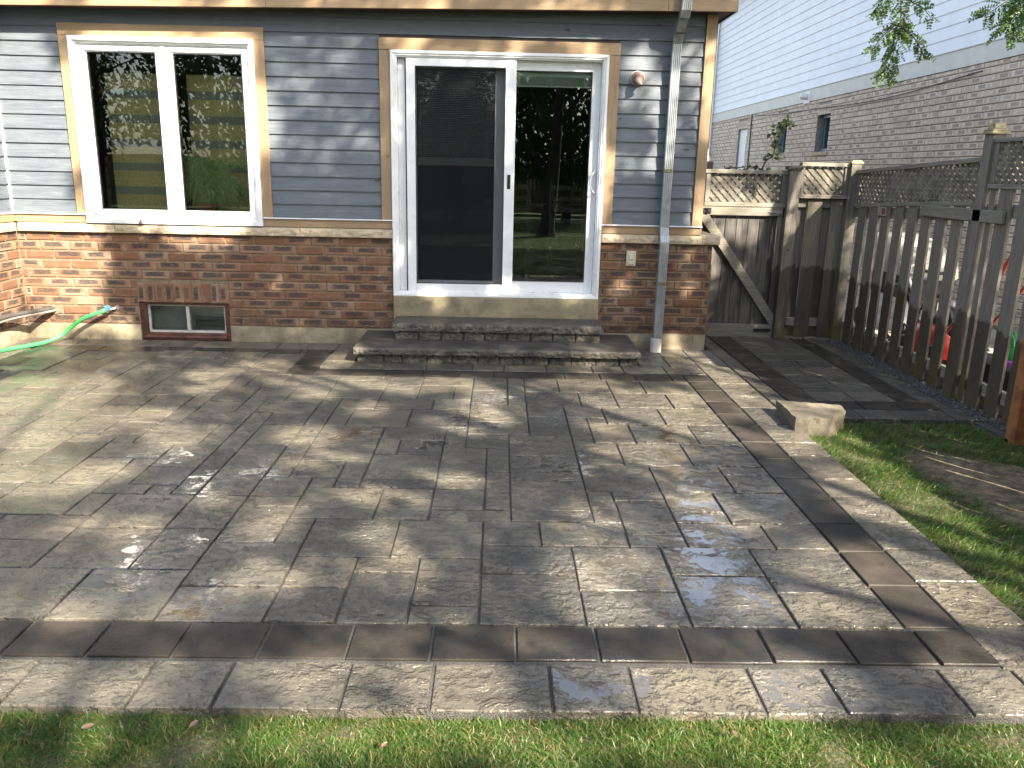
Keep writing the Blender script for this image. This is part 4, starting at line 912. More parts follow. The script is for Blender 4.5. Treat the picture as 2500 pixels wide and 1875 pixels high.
for (a, b) in ((-1.575,-1.640),(-1.677,-1.824),(-1.905,-2.045),(-2.125,-2.27)): picket(a, b, 1.49, lf, bot=random.uniform(-.02,.01))
picket(-2.34,-2.50, 1.49, lf)
yrail('lattice_rail', -2.6,-1.547,4.235,4.285,1.486,1.486,.032); yrail('lattice_rail', -2.6,-1.547,4.235,4.280,1.786,1.786,.028); yrail('rail', -2.6,-1.547,4.272,4.310,1.30,1.30,.09)
yrail('stile', -1.60,-1.547,4.245,4.285,1.519,1.519,.266,'fence')
lattice(lambda s, o, z: (4.255+o, -1.60-s, z), 0, 1.0, 1.515, 1.790, lf)
m = MB(); m.box(4.236,4.249,-.12,.035,1.225,1.30); m.tube([(4.243,.03,1.30),(4.24,.04,1.325),(4.243,.02,1.33)], .004, 6); rp = m.build('metal_tag', M['zinc'], None); tag(rp, 'small plate with a red spot hooked onto the picket fence under the lattice', 'plate')
B(4.232,4.2355,-.10,-.05,1.235,1.29,'red_patch',M['rust'],rp)
# new cedar post at the lawn's corner, continuing as the boundary fence out of frame
cp = thing('cedar_post', 'new orange cedar post at the right edge of the lawn', 'post', (4.13,-2.44,0))
B(4.10,4.19,-2.50,-2.41,-.05,.62,'shaft',M['cedar'],cp,.006); m = MB(); m.hexa([(4.10,-2.50,.62),(4.19,-2.50,.62),(4.19,-2.41,.62),(4.10,-2.41,.62),(4.115,-2.485,.64),(4.175,-2.485,.64),(4.175,-2.425,.64),(4.115,-2.425,.64)]); m.build('chamfer', M['cedar'], cp)

cf = thing('cedar_fence', 'new cedar board fence with narrow gaps continuing from the orange post', 'fence', (4.2,-4.6,0))
y = -2.52; k = 0
while y > -7.2:
    wd3 = random.choice((.17,.19,.21)); m = MB(); m.box(4.20,4.222,y-wd3,y,.0,1.22+random.uniform(-.01,.01)); m.build('board', M['cedar'], cf, bevel=.002); y -= wd3+random.choice((.03,.04,.045)); k += 1
B(4.223,4.26,-7.2,-2.52,.3,.39,'rail',M['cedar'],cf); B(4.223,4.26,-7.2,-2.52,1.0,1.09,'rail',M['cedar'],cf)
# gravel strip along the fence
gv = MB(); rnd = random.Random(3)
for k in range(2600):
    y = rnd.uniform(-2.35, .56); t = (y+2.35)/2.9
    xe = 4.105 if y > -2.1 else 4.16
    x = rnd.uniform(xe, 4.34); s_ = rnd.uniform(.006,.015); z = -.012+rnd.uniform(0,.014)
    a = rnd.uniform(0, 6.28); ca, sa_ = math.cos(a), math.sin(a); q = []
    for (i, j, l) in ((1,0,0),(-.2,.8,.1),(-.9,-.1,0),(.1,-.9,.1),(0,0,.75),(0,0,-.6)):
        i *= s_*rnd.uniform(.7,1.2); j *= s_*rnd.uniform(.6,1.1); q.append((x+i*ca-j*sa_, y+i*sa_+j*ca, z+l*s_*rnd.uniform(.7,1.1)))
    r = rnd.random()
    for f in ((0,1,4),(1,2,4),(2,3,4),(3,0,4)): gv.face([q[i] for i in f], r)
gv.noflip = True
tag(gv.build('gravel', M['gravel']), 'dark gravel strip between walkway and fence', kind='stuff')
B(4.10,4.40,-2.45,.56,-.10,-.012,'gravel_bed',M['sand'],None).update_tag()
bpy.data.objects['gravel_bed']['kind'] = 'structure'

# ================================================================== NEIGHBOUR'S SIDE YARD AND HOUSE
ys_ = MB(); ys_.box(4.42, 6.2, -6, 12, -.1, .012); tag(ys_.build('yard_path', M['slab2']), kind='structure')
m = MB(); m.box(4.36,4.44,-6,9,-.05,.085); m = m.build('concrete_curb', M['slab2']); tag(m, 'low pale concrete curb running behind the picket fence', 'curb')
nb = thing('neighbour_house', 'neighbouring house with white siding above grey beige brick behind the fence', 'house', (6.2,7,0))
nbk = MB(); NX = 6.2
side = lambda s, o, z: (NX-o, 14.0-s, z)               # s runs towards the camera
wins = [(14-6.958,14-6.40,1.945,2.53), (14-8.98,14-8.42,1.925,2.53), (14-11.62,14-10.93,.3,2.515)]
sold = [(a, b, v1, v1+.17) for a, b, v0, v1 in wins]
bricks(nbk, side, 0.0, 14.6, 1.02, 2.783, wins+sold, px=.262, pz=.0775, gap=.010, seed=21, kb=.1)
bricks(nbk, side, 3.0, 14.6, .05, 1.02, wins, px=.262, pz=.0775, gap=.010, seed=22, kb=.1)
for a, b, v1, v2 in sold:
    n_ = 7
    for k in range(n_):
        p = a+(b-a)*k/n_+.005; q = a+(b-a)*(k+1)/n_-.005; nbk.face([side(p,.012,v1+.005), side(q,.012,v1+.005), side(q,.012,v2-.008), side(p,.012,v2-.008)], random.random(), [(-1,1),(-1,-1),(1,-1),(1,1)])
nw = nbk.build('brick_wall', M['brick2'], nb)
m = MB(); ed = [0.0]+[v for w_ in sorted(wins) for v in w_[:2]]+[14.6]
for i in range(0, len(ed), 2): m.box(NX+.001, NX+.2, 14.0-ed[i+1], 14.0-ed[i], 0, 2.783)
for a, b, v0, v1 in wins: m.box(NX+.0015, NX+.2, 14-b, 14-a, 0, v0); m.box(NX+.0015, NX+.2, 14-b, 14-a, v1, 2.783)
m.build('mortar', M['mortar2'], nw)
# far end wall with the same materials, so the corner stands from the side too
B(NX+.001,NX+6,14.0,14.1,0,5.4,'end_wall',M['nsiding'],nb)
m = MB(); m.box(NX-.022,NX-.0,-.6,14.02,2.785,2.985); m.box(NX-.034,NX-.0,-.6,14.02,2.985,2.996); m.build('band_board', M['nband'], nb)
ns = MB(); z = 2.998; pz = .1485
while z < 5.55:
    for a, b in (( -.6, 3.3), (3.3, 6.9), (6.9, 10.5), (10.5, 14.0)):
        r = random.random(); j = .0012*(r-.5)
        ns.hexa([(NX-.013+j,a,z),(NX+.02,a,z),(NX+.02,b,z),(NX-.013+j,b,z),(NX-.003+j,a,z+pz),(NX+.02,a,z+pz),(NX+.02,b,z+pz),(NX-.003+j,b,z+pz)], r)
    z += pz
ns.build('siding', M['nsiding'], nb)
B(NX+.02,NX+5,-.6,13.98,2.79,5.6,'upper_core',M['nsiding'],nb)
m = MB(); m.hexa([(NX-.4,-1.1,5.56),(NX+6,-1.1,5.56),(NX+6,14.4,5.56),(NX-.4,14.4,5.56),(NX-.4,-1.1,5.68),(NX+3.5,-1.1,7.0),(NX+3.5,14.4,7.0),(NX-.4,14.4,5.68)]); m.build('roof', M['roof'], nb)
B(NX-.026,NX+.08,14.0,14.09,2.0,5.55,'corner_trim',M['white'],nb)
dp = MB(); dp.tube([(NX-.10,13.98,5.5),(NX-.10,13.98,2.35),(NX-.10,13.98,2.2),(NX-.14,13.93,2.08),(NX-.22,13.8,2.0)], .045, 8); dp.build('downspout', M['darkmetal'], nb)
B(NX-.16,NX-.03,13.6,13.9,1.45,1.86,'meter_box',M['vent'],nb,.01)
for i, (a, b, v0, v1) in enumerate(wins[:2]):
    w_ = MB(); y0, y1 = 14-b, 14-a; x0 = NX+.075
    w_.box(x0,x0+.05,y0,y0+.05,v0,v1); w_.box(x0,x0+.05,y1-.05,y1,v0,v1); w_.box(x0,x0+.05,y0+.05,y1-.05,v1-.05,v1); w_.box(x0,x0+.05,y0+.05,y1-.05,v0,v0+.05); w_.box(x0+.02,x0+.06,y0+.08,y0+.11,v0+.05,v1-.05); w_.box(x0+.02,x0+.06,y1-.11,y1-.08,v0+.05,v1-.05)
    wo = w_.build('window', M['bluewin'], nb, bevel=.004); B(x0+.045,x0+.05,y0+.05,y1-.05,v0+.05,v1-.05,'pane',simple('dark_pane',(.03,.04,.05),.1,n=3),wo); B(NX-.035,NX+.075,y0-.05,y1+.05,v0-.06,v0-.002,'sill',M['lime'],wo,.006)
a, b, v0, v1 = wins[2]; B(NX+.04,NX+.09,14-b,14-a,v0,v1,'side_door',M['white'],nb,.004); B(NX+.02,NX+.039,14-b+.14,14-b+.24,v0+.02,v1-.16,'glazing_bar',M['nsiding'],nb)
m = MB(); m.box(NX-.03,NX-.022,7.36,7.64,2.76,2.95); m.lathe([(.05,0),(.055,-.03),(.045,-.10),(.03,-.12)], (NX-.03,7.5,2.87), 12, 'x'); m.build('wall_lamp', M['white'], nb)
cb = MB(); cb.tube(smoothpts([(NX-.028,2.2,2.70),(NX-.028,4.5,2.60),(NX-.028,7.0,2.64),(NX-.028,9.6,2.70),(NX-.028,10.55,2.78)], 6), .006, 6); cb.tube([(NX-.03,10.62,2.78),(NX-.03,10.6,1.2)], .012, 6); cb.build('wall_cable', M['black'], nb)

# things standing in the side yard
gr = thing('covered_grill', 'grill on wheels under a cream tarp, seen through the picket fence', 'grill', (4.95,.75,0))
m = MB(); m.noflip = True; rows = []
for j, (z, sc_) in enumerate(((.66,1.05),(.78,1.03),(.88,.98),(.95,.86),(1.0,.62),(1.02,.3))):
    row = []
    for k in range(24):
        t = 2*math.pi*k/24; cx_, sy_ = math.cos(t), math.sin(t); f_ = (abs(cx_)**4+abs(sy_)**4)**-.25
        row.append((4.95+.28*sc_*f_*cx_*(1+.06*nz(k,j,1)), .85+.62*sc_*f_*sy_*(1+.05*nz(k,j,7)), z+.04*nz(k*.4,j,3)-(.25*max(0,-sy_)*(z-.6))))
    rows.append(row)
m.grid(rows, .2, closed=True); m.face(rows[-1], .2); m.build('tarp', M['tarp'], gr, smooth=True)
B(4.78,5.12,.35,1.35,.42,.66,'firebox',M['black'],gr,.02)
for x_, y_ in ((4.8,.4),(5.1,.4),(4.8,1.3),(5.1,1.3)): B(x_-.015,x_+.015,y_-.015,y_+.015,.10,.42,'leg',M['alu'],gr)
for y_ in (.4, 1.3): m = MB(); m.lathe([(.10,-.02),(.11,-.012),(.11,.012),(.10,.02)], (4.77,y_,.122), 18, 'x'); m.build('wheel', M['black'], gr)
bk_ = thing('bicycle', 'bicycle with dark tyres leaning behind the picket fence', 'bicycle', (4.8,.1,0))
for y_, r_ in ((.42,.27), (-.28,.27)):
    wh = MB(); wh.tube([(4.72,y_+r_*math.cos(t),.30+r_*math.sin(t)) for t in [k*2*math.pi/28 for k in range(29)]], .02, 6); wo = wh.build('wheel', M['black'], bk_)
    sp_ = MB()
    for k in range(10): t = k*math.pi/5; sp_.tube([(4.72,y_,.30),(4.72,y_+r_*math.cos(t),.30+r_*math.sin(t))], .002, 4)
    sp_.build('spokes', M['zinc'], wo)
m = MB()
for a, b in (((4.72,.42,.30),(4.72,.28,.72)),((4.72,.28,.66),(4.72,-.02,.32)),((4.72,.28,.70),(4.72,-.10,.68)),((4.72,-.02,.32),(4.72,-.12,.72)),((4.72,-.12,.66),(4.72,-.28,.30)),((4.72,-.02,.32),(4.72,-.28,.30))): m.tube([a, b], .014, 8)
m.build('frame', M['white'], bk_); m = MB(); m.tube([(4.60,.24,.80),(4.66,.28,.78),(4.72,.28,.76),(4.78,.28,.78),(4.86,.24,.80)], .011, 8); m.tube([(4.72,.28,.70),(4.72,.28,.77)], .012, 8); m.build('handlebar', M['white'], bk_)
m = MB(); m.hexa([(4.67,-.22,.74),(4.77,-.22,.74),(4.74,.0,.74),(4.70,.0,.74),(4.67,-.22,.77),(4.77,-.22,.77),(4.74,.0,.765),(4.70,.0,.765)]); m.tube([(4.72,-.12,.70),(4.72,-.12,.745)], .012, 6); m.build('saddle', M['black'], bk_, bevel=.008)
lm = thing('lawn_mower', 'red lawn mower with black engine behind the picket fence', 'lawn mower', (4.78,-.33,0))
m = MB(); rows = []
for z, sc_ in ((.07,1.0),(.16,1.02),(.26,.96),(.32,.82),(.34,.5)):
    rows.append([(4.80+.24*sc_*math.cos(t)*(abs(math.cos(t))**4+abs(math.sin(t))**4)**-.25, -.33+.25*sc_*math.sin(t)*(abs(math.cos(t))**4+abs(math.sin(t))**4)**-.25, z) for t in [2*math.pi*k/28 for k in range(28)]])
m.noflip = True; m.grid(rows, .1, closed=True); m.face(rows[-1], .1); m.build('deck', M['red'], lm, smooth=True)
m = MB(); m.lathe([(.12,0),(.13,.02),(.12,.09),(.09,.14),(.05,.16)], (4.80,-.36,.33), 20); m.build('engine', M['black'], lm, smooth=True)
m = MB(); m.lathe([(.07,0),(.08,.02),(.06,.05)], (4.80,-.36,.485), 16); m.build('engine_cap', M['zinc'], lm)
for x_, y_ in ((4.58,-.10),(4.58,-.56),(5.02,-.10),(5.02,-.56)): m = MB(); m.lathe([(.08,-.02),(.09,-.01),(.09,.01),(.08,.02)], (x_,y_,.105), 18, 'x'); m.build('wheel', M['black'], lm)
m = MB(); m.tube([(4.64,-.55,.24),(4.64,-1.1,.83),(4.64,-1.25,.95)], .012, 8); m.tube([(4.96,-.55,.24),(4.96,-1.1,.83),(4.96,-1.25,.95)], .012, 8); m.tube([(4.64,-1.25,.95),(4.96,-1.25,.95)], .014, 8); m.build('handle', M['darkred'], lm)
rk = thing('red_shovel', 'long red handled shovel leaning behind the fence near the tall post', 'shovel', (4.6,-1.2,0))
m = MB(); m.tube([(4.55,-1.04,.34),(4.62,-1.42,1.16)], .014, 8); m.build('shaft', M['red'], rk); m = MB(); m.hexa([(4.50,-1.06,.02),(4.62,-1.06,.02),(4.62,-1.045,.02),(4.50,-1.045,.02),(4.48,-1.06,.34),(4.64,-1.06,.34),(4.64,-1.04,.34),(4.48,-1.04,.34)]); m.build('blade', M['darkred'], rk)
gj = thing('watering_jug', 'green plastic jug on a purple base behind the fence', 'jug', (4.75,-1.34,0))
m = MB(); m.lathe([(.06,0),(.065,.01),(.06,.12),(.03,.16),(.022,.2)], (4.75,-1.34,.255), 16); m.build('body', M['greenp'], gj, smooth=True); m = MB(); m.lathe([(.085,0),(.095,.03),(.07,.04)], (4.75,-1.34,.214), 16); m.build('base', M['purple'], gj)
m = MB(); m.tube([(4.72,-1.34,.45),(4.71,-1.39,.42),(4.72,-1.40,.36)], .008, 6); m.build('grip', M['greenp'], gj)
bx = MB(); bx.box(4.62,4.95,-1.75,-.95,.013,.212); bx = bx.build('storage_box', M['black'], bevel=.015); tag(bx, 'low dark storage box under the green jug behind the fence', 'box')
m = MB(); m.box(4.60,4.97,-1.77,-.93,.190,.2125); m.build('lid', M['darkmetal'], bx, bevel=.004)

# ================================================================== VEGETATION
def leaf_quad(mb, p, d, n, L, W, r):
    side = d.cross(n).normalized(); mb.face([p, p+d*L*.45+side*W*.5, p+d*L, p+d*L*.45-side*W*.5], r)
def rv(rnd): 
    while True:
        v = Vector((rnd.uniform(-1,1), rnd.uniform(-1,1), rnd.uniform(-1,1)))
        if .1 < v.length < 1: return v.normalized()
# climbing vine over the gate
vn = thing('climbing_vine', 'leafy vine shoot rising above the gate lattice', 'vine', (3.5,.9,0))
rnd = random.Random(4); st_pts = smoothpts([(3.44,.92,.4),(3.45,.92,1.2),(3.47,.93,1.62),(3.55,.94,1.72),(3.58,.95,1.83),(3.56,.95,1.92),(3.64,.96,2.0),(3.68,.96,2.05)], 6)
m = MB(); m.tube(st_pts, .008, 6); m.tube(smoothpts([(3.47,.93,1.60),(3.36,.93,1.62),(3.22,.93,1.61),(3.10,.93,1.60)], 5), .005, 5); m.build('stem', M['bark'], vn)
m = MB(); m.noflip = True
for k in range(150):
    if k < 105: p = st_pts[int(rnd.uniform(16, len(st_pts)-1))]+rv(rnd)*.055
    else: p = Vector((rnd.uniform(3.08,3.48), .92, 1.60))+rv(rnd)*.035
    d = (rv(rnd)+Vector((0,-.4,-.8))).normalized(); n = rv(rnd); s_ = rnd.uniform(.035,.06)
    leaf_quad(m, p, d, n, s_, s_*.8, rnd.random())
m.build('foliage', M['leaf_dark'], vn)
def pinnate(mb, wood, base, d, L, rnd, droop=.25):
    """a locust leaf: two rows of small oval leaflets on a rachis"""
    n = int(L/.017); p = Vector(base); d = Vector(d).normalized(); up = rv(rnd)
    for i in range(n):
        d = (d+Vector((0,0,-droop/n))).normalized(); q = p+d*(L/n); wood.tube([p, q], .0012, 3, cap=False)
        side = d.cross(up).normalized()
        for sg in (-1, 1):
            dd = (side*sg+d*.45+rv(rnd)*.25).normalized(); s_ = rnd.uniform(.025,.035)*(1-.3*i/n); nn = (up+rv(rnd)*.5).normalized(); ax = dd.cross(nn).normalized()
            a = q; mb.face([a, a+dd*s_*.3+ax*s_*.30, a+dd*s_*.75+ax*s_*.30, a+dd*s_, a+dd*s_*.75-ax*s_*.30, a+dd*s_*.3-ax*s_*.30], rnd.random())
        p = q
def hanging_branch(par, pts, seed, wood, lv, nleaf, L=(.10,.17), out=None):
    rnd = random.Random(seed); P = smoothpts(pts, 6); wood.tube(P, [.006*(1-.7*i/len(P)) for i in range(len(P))], 5)
    for k in range(nleaf):
        i = int((k+.5)/nleaf*(len(P)-1)); base = P[i]; o = (P[min(i+1, len(P)-1)]-P[i-1 if i else 0]).normalized()
        side = o.cross(Vector((.3,1,0))).normalized()*(1 if k % 2 else -1)
        pinnate(lv, wood, base, side*.8+o*.75+rv(rnd)*.35, rnd.uniform(*L), rnd, .5)

# --- shade trees.  Crowns out of view
GAPS = [tuple(map(float, e.split())) for e in "-2.20 -1.93 0.39 0.50;-1.82 -2.61 0.29 0.35;-1.62 -3.15 0.19 0.20;-0.94 -0.96 0.16 0.19;-0.40 -0.69 0.10 0.19;-1.34 -2.35 0.22 0.18;-0.88 -2.64 0.20 0.16;-1.29 -1.19 0.11 0.14;-1.09 -1.56 0.10 0.12;-1.50 -2.62 0.13 0.12;-1.17 -3.28 0.17 0.14;-0.53 -1.29 0.20 0.19;-0.17 -1.35 0.20 0.16;0.30 -1.39 0.27 0.17;0.64 -1.37 0.15 0.16;-0.33 -1.65 0.10 0.12;0.83 -1.75 0.09 0.16;0.77 -2.29 0.16 0.21;-0.18 -2.62 0.14 0.15;-0.03 -3.02 0.15 0.08;0.13 -2.04 0.08 0.12;0.71 -3.29 0.08 0.08;1.22 -1.43 0.06 0.08;1.57 -1.23 0.21 0.11;2.13 -1.65 0.35 0.17;1.63 -1.76 0.16 0.14;2.13 -2.10 0.31 0.13;2.69 -1.31 0.20 0.21;2.71 -1.89 0.19 0.24;2.22 -2.43 0.17 0.11;1.75 -2.83 0.23 0.14;1.60 -2.35 0.09 0.09;2.71 -0.20 0.23 0.22;2.79 -0.76 0.20 0.16;2.62 -2.65 0.17 0.17;2.74 -3.23 0.10 0.16;-1.25 -3.46 0.17 0.12;0.05 -4.33 0.10 0.07;-0.66 -4.62 0.19 0.08;-0.31 -4.62 0.10 0.04;-0.73 -3.93 0.16 0.08;-0.06 -3.81 0.08 0.12;-0.41 -3.61 0.07 0.06;0.35 -4.95 0.12 0.08;-0.49 -5.00 0.12 0.09;-0.21 -5.02 0.08 0.07;0.73 -3.31 0.07 0.06;0.54 -4.21 0.09 0.09;0.44 -3.94 0.07 0.12;1.36 -3.78 0.13 0.05;1.36 -4.23 0.14 0.11;1.34 -4.51 0.08 0.10;0.51 -4.77 0.07 0.07;0.82 -5.00 0.11 0.10;1.07 -4.76 0.04 0.05;0.34 -3.50 0.13 0.07;2.53 -4.24 0.23 0.20;2.23 -4.25 0.11 0.09;2.13 -4.49 0.21 0.09;1.91 -3.50 0.10 0.08;1.86 -4.98 0.11 0.11;1.49 -4.94 0.09 0.08;2.54 -4.97 0.13 0.12;2.59 -4.48 0.14 0.18;2.72 -3.60 0.14 0.07;3.00 -3.61 0.21 0.12;2.89 -2.48 0.16 0.13;0.85 -5.27 0.20 0.05;0.29 -5.26 0.09 0.04;1.66 -5.24 0.26 0.05;1.01 -5.33 0.10 0.03;-0.10 -5.27 0.07 0.03;3.08 -2.62 0.08 0.12;3.04 -1.90 0.13 0.11;2.93 -4.27 0.09 0.11;1.75 -3.07 0.08 0.07;2.05 -3.77 0.13 0.05".split(';')]
WG = [tuple(map(float, e.split())) for e in "-3.15 1.9 .5 1.0;-2.9 .75 .45 .55;-2.2 1.9 .5 .9;-1.75 .9 .3 .14;-1.4 1.2 .2 .35;-2.75 .1 .5 .2;-1.3 2.3 .2 .4;-0.85 2.5 .22 .08;-.75 2.2 .22 .09;-.45 2.35 .15 .12;-.55 2.05 .3 .06;-.3 1.75 .15 .1;-.85 1.75 .12 .06;-.5 1.45 .18 .06;-.75 1.3 .15 .05;.15 2.55 .15 .12;.6 2.42 .25 .06;.95 2.1 .06 .3;1.2 2.6 .2 .07;1.6 2.52 .2 .08;2.08 2.45 .13 .14;2.05 2.2 .1 .1;2.2 2.1 .08 .2;2.45 2.5 .1 .12;2.5 2.3 .1 .08;2.3 1.9 .08 .5;2.15 1.6 .1 .1;2.65 2.1 .1 .5;2.65 1.2 .1 .35;.05 1.9 .07 .3;.06 .85 .09 .3;.3 .45 .22 .08;.35 .35 .15 .07;1.6 .4 .25 .08;1.8 1.3 .1 .5;1.0 .55 .2 .1;-.3 .75 .25 .05;-.3 .4 .2 .04;-.7 .95 .3 .06;-1.0 .5 .35 .05;-.9 .15 .3 .06;2.6 .55 .15 .1;2.55 .8 .1 .05;2.0 .55 .12 .12;2.0 1.0 .15 .06;2.5 .1 .2 .08;-1.8 .4 .15 .06;-1.0 1.9 .1 .3".split(';')]
GAPS = [(a, b, c*1.32+.06, d*1.32+.05) for a, b, c, d in GAPS]; WG = [(a, b, c*.76, d*.76) if -1.0 < a < .1 else (a, b, c, d) for a, b, c, d in WG]+[(-1.9,1.8,.85,.85),(-2.9,.5,.4,.5),(3.65,1.85,.5,.2),(4.35,2.25,.25,.25),(3.5,1.35,.12,.3)]
GAPS += [(5.3,.8,.7,1.0),(5.3,-1.2,.8,.8),(5.4,3.5,.8,1.2),(.9,-5.25,.9,.16),(2.2,-5.3,.7,.14),(3.05,-3.5,.15,.5),(5.2,-.5,.5,.5),(5.4,-2.0,.5,.5),(5.0,1.5,.4,.4),(-.5,-8.3,.9,.4),(1.6,-10.3,.8,.4),(3.6,-3.5,.75,1.35),(3.0,-3.7,.2,.5),(2.98,-2.5,.12,.4),(-3.05,-.5,.4,.5)]
def lit(p):
    """does the sun ray through p land in one of the chosen sun patches?"""
    t = p.z/SUN.z; h = p-SUN*t
    if h.x < 2.81 and h.y > 0:                          # it meets the house wall first
        t = p.y/SUN.y; h = p-SUN*t
        if h.x < -3.26: t = (p.x+3.26)/SUN.x; h = p-SUN*t; return 0 < h.z < 2.4
        return any(((h.x-a)/c)**2+((h.z-b)/d)**2 < 1.0 for a, b, c, d in WG) or h.z > 3.0 and nz(h.x, h.z, 4, 1.1) > -.1
    if h.x < -3.26 and h.y > -2.3: return True
    return any(((h.x-a)/c)**2+((h.y-b)/d)**2 < 1.0 for a, b, c, d in GAPS)
def inside_domain(p):
    t = p.z/SUN.z; h = p-SUN*t
    return -4.2 < h.x < 7.4 and -10 < h.y < 5.5
def crown_leaf(mb, p, rnd, s_):
    d = rv(rnd); n = rv(rnd); leaf_quad(mb, p, d, n, s_, s_*.62, rnd.random())
def big_tree(name, label, trunk, top, rad, seed, nleaf, crown_c, crown_r, limbs=9, leaf=.10, mat='leaf', group='shade trees behind the camera', shape=True):
    rnd = random.Random(seed); t = thing(name, label, 'tree', trunk, group)
    wood = MB(); base = Vector(trunk); cc = Vector(crown_c); tp_ = Vector((cc.x*.5+base.x*.5, cc.y*.5+base.y*.5, top))
    tp_ = Vector((cc.x*.2+base.x*.8, cc.y*.2+base.y*.8, top)); tr = smoothpts([base, base.lerp(tp_, .3)+rv(rnd)*.08, base.lerp(tp_, .65)+rv(rnd)*.1, tp_], 5); wood.tube(tr, [rad*(1-.72*i/len(tr))*(1.35 if i == 0 else 1) for i in range(len(tr))], 12)
    tips = []
    for k in range(limbs):
        a = 2*math.pi*k/limbs+rnd.uniform(-.3,.3); i = int(len(tr)*rnd.uniform(.45,.95)); s = tr[min(i, len(tr)-1)]
        e = cc+Vector((math.cos(a)*crown_r[0]*rnd.uniform(.5,.85), math.sin(a)*crown_r[1]*rnd.uniform(.5,.85), crown_r[2]*rnd.uniform(-.5,.6)))
        mid = s.lerp(e, .5)+Vector((0,0,rnd.uniform(-.2,.5))); P = smoothpts([s, mid, e], 5)
        wood.tube(P, [rad*.34*(1-.85*q/len(P)) for q in range(len(P))], 6); 
        for q in range(4):
            b = P[rnd.randrange(3, len(P))]; e2 = b+rv(rnd)*Vector(crown_r).length*.28; wood.tube([b, b.lerp(e2,.5)+rv(rnd)*.1, e2], [rad*.08, rad*.05, rad*.015], 4); tips.append(e2)
    wood.build('trunk', M['bark'], t, smooth=True)
    lv = MB(); lv.noflip = True; cl_ = []
    for _ in range(int(nleaf/22)):
        v = rv(rnd); v = Vector((v.x*crown_r[0], v.y*crown_r[1], v.z*crown_r[2]))*rnd.uniform(.35,1.0); cl_.append(cc+v)
    n = 0
    for c in cl_:
        if nz(c.x, c.y, c.z, .55) < -.28: continue
        for _ in range(22):
            p = c+rv(rnd)*rnd.uniform(.05,.42)
            if inside_domain(p) and lit(p): continue
            crown_leaf(lv, p, rnd, leaf*rnd.uniform(.7,1.3)); n += 1
    for p in shade_leaves(seed): crown_leaf(lv, p, rnd, rnd.uniform(.09,.14)); n += 1
    lv.build('crown', M[mat], t); return t
def shade_leaves(seed):
    """the dense lower storey of each crown, where the sun has to pass on its way to the patio"""
    out = CAN.get(seed, [])
    return out
CAN = {2: [], 6: [], 9: []}
def make_shade_leaves():
    rnd = random.Random(77)
    for k in range(84000):
        if k % 4 == 0: x, y, z = rnd.uniform(-3.4, 3.0), 0.0, rnd.uniform(0, 3.2)
        elif k % 4 == 1: x, y, z = rnd.uniform(-1.5, 6.5), rnd.uniform(-10, -5), 0.0
        else: x, y, z = rnd.uniform(-3.5, 6.6), rnd.uniform(-5.6, 1.6), 0.0
        p = Vector((x, y, z))+SUN*rnd.uniform(9.2, 13.5)
        if lit(p) or nz(p.x, p.y, p.z, .9) < -.38: continue
        CAN[2 if p.x < 4.9 else 6 if p.x < 8.8 else 9].append(p)
make_shade_leaves()
big_tree('shade_tree', 'tall broad leaved tree standing in the lawn behind the camera', (2.1,-13.6,-.05), 5.2, .19, 2, 15000, (3.6,-12.3,7.6), (4.0,3.4,2.6))
big_tree('shade_tree', 'second tall tree on the right of the lawn behind the camera', (8.0,-10.2,-.05), 5.0, .21, 6, 18000, (6.8,-8.9,7.1), (4.3,3.8,2.5))
big_tree('shade_tree', 'tree in the neighbouring yard beyond the right hand fence', (8.6,-5.0,-.05), 4.2, .17, 9, 9000, (8.4,-5.0,6.2), (3.1,3.0,2.2))
# low and distant trees that close the garden; they are what the door glass reflects
rnd = random.Random(31)
def far_tree(x, y, h, w_, seed, lab, cone=False):
    r_ = random.Random(seed); t = thing('garden_tree', lab, 'tree', (x,y,-.05), 'trees closing the garden behind the camera'); wd2 = MB(); wd2.tube([(x,y,-.05),(x+.1,y,h*.4),(x,y,h*.85)], [.16,.11,.03], 8)
    for k in range(8): a = r_.uniform(0,6.28); z = h*r_.uniform(.3,.75); wd2.tube([(x,y,z),(x+math.cos(a)*w_*.7,y+math.sin(a)*w_*.7,z+.4)], [.05,.01], 5)
    wd2.build('trunk', M['bark'], t); l = MB(); l.noflip = True
    for k in range(4200):
        v = rv(r_)*r_.uniform(.4,1)**.5; z = h*.58+v.z*h*.42; f_ = (1-(z/h))*1.3 if cone else 1
        if nz(v.x*2, v.y*2, v.z*2.4+seed) < -.22: continue
        l.face([(x+v.x*w_*f_+a_*.16, y+v.y*w_*f_+b_*.1, z+c_*.16) for a_, b_, c_ in ((0,0,0),(r_.uniform(.5,1),r_.uniform(-1,1),r_.uniform(-.6,.6)),(r_.uniform(-.4,.6),r_.uniform(-1,1),r_.uniform(.6,1.2)))], r_.random())
    l.build('crown', M['hedge'], t)
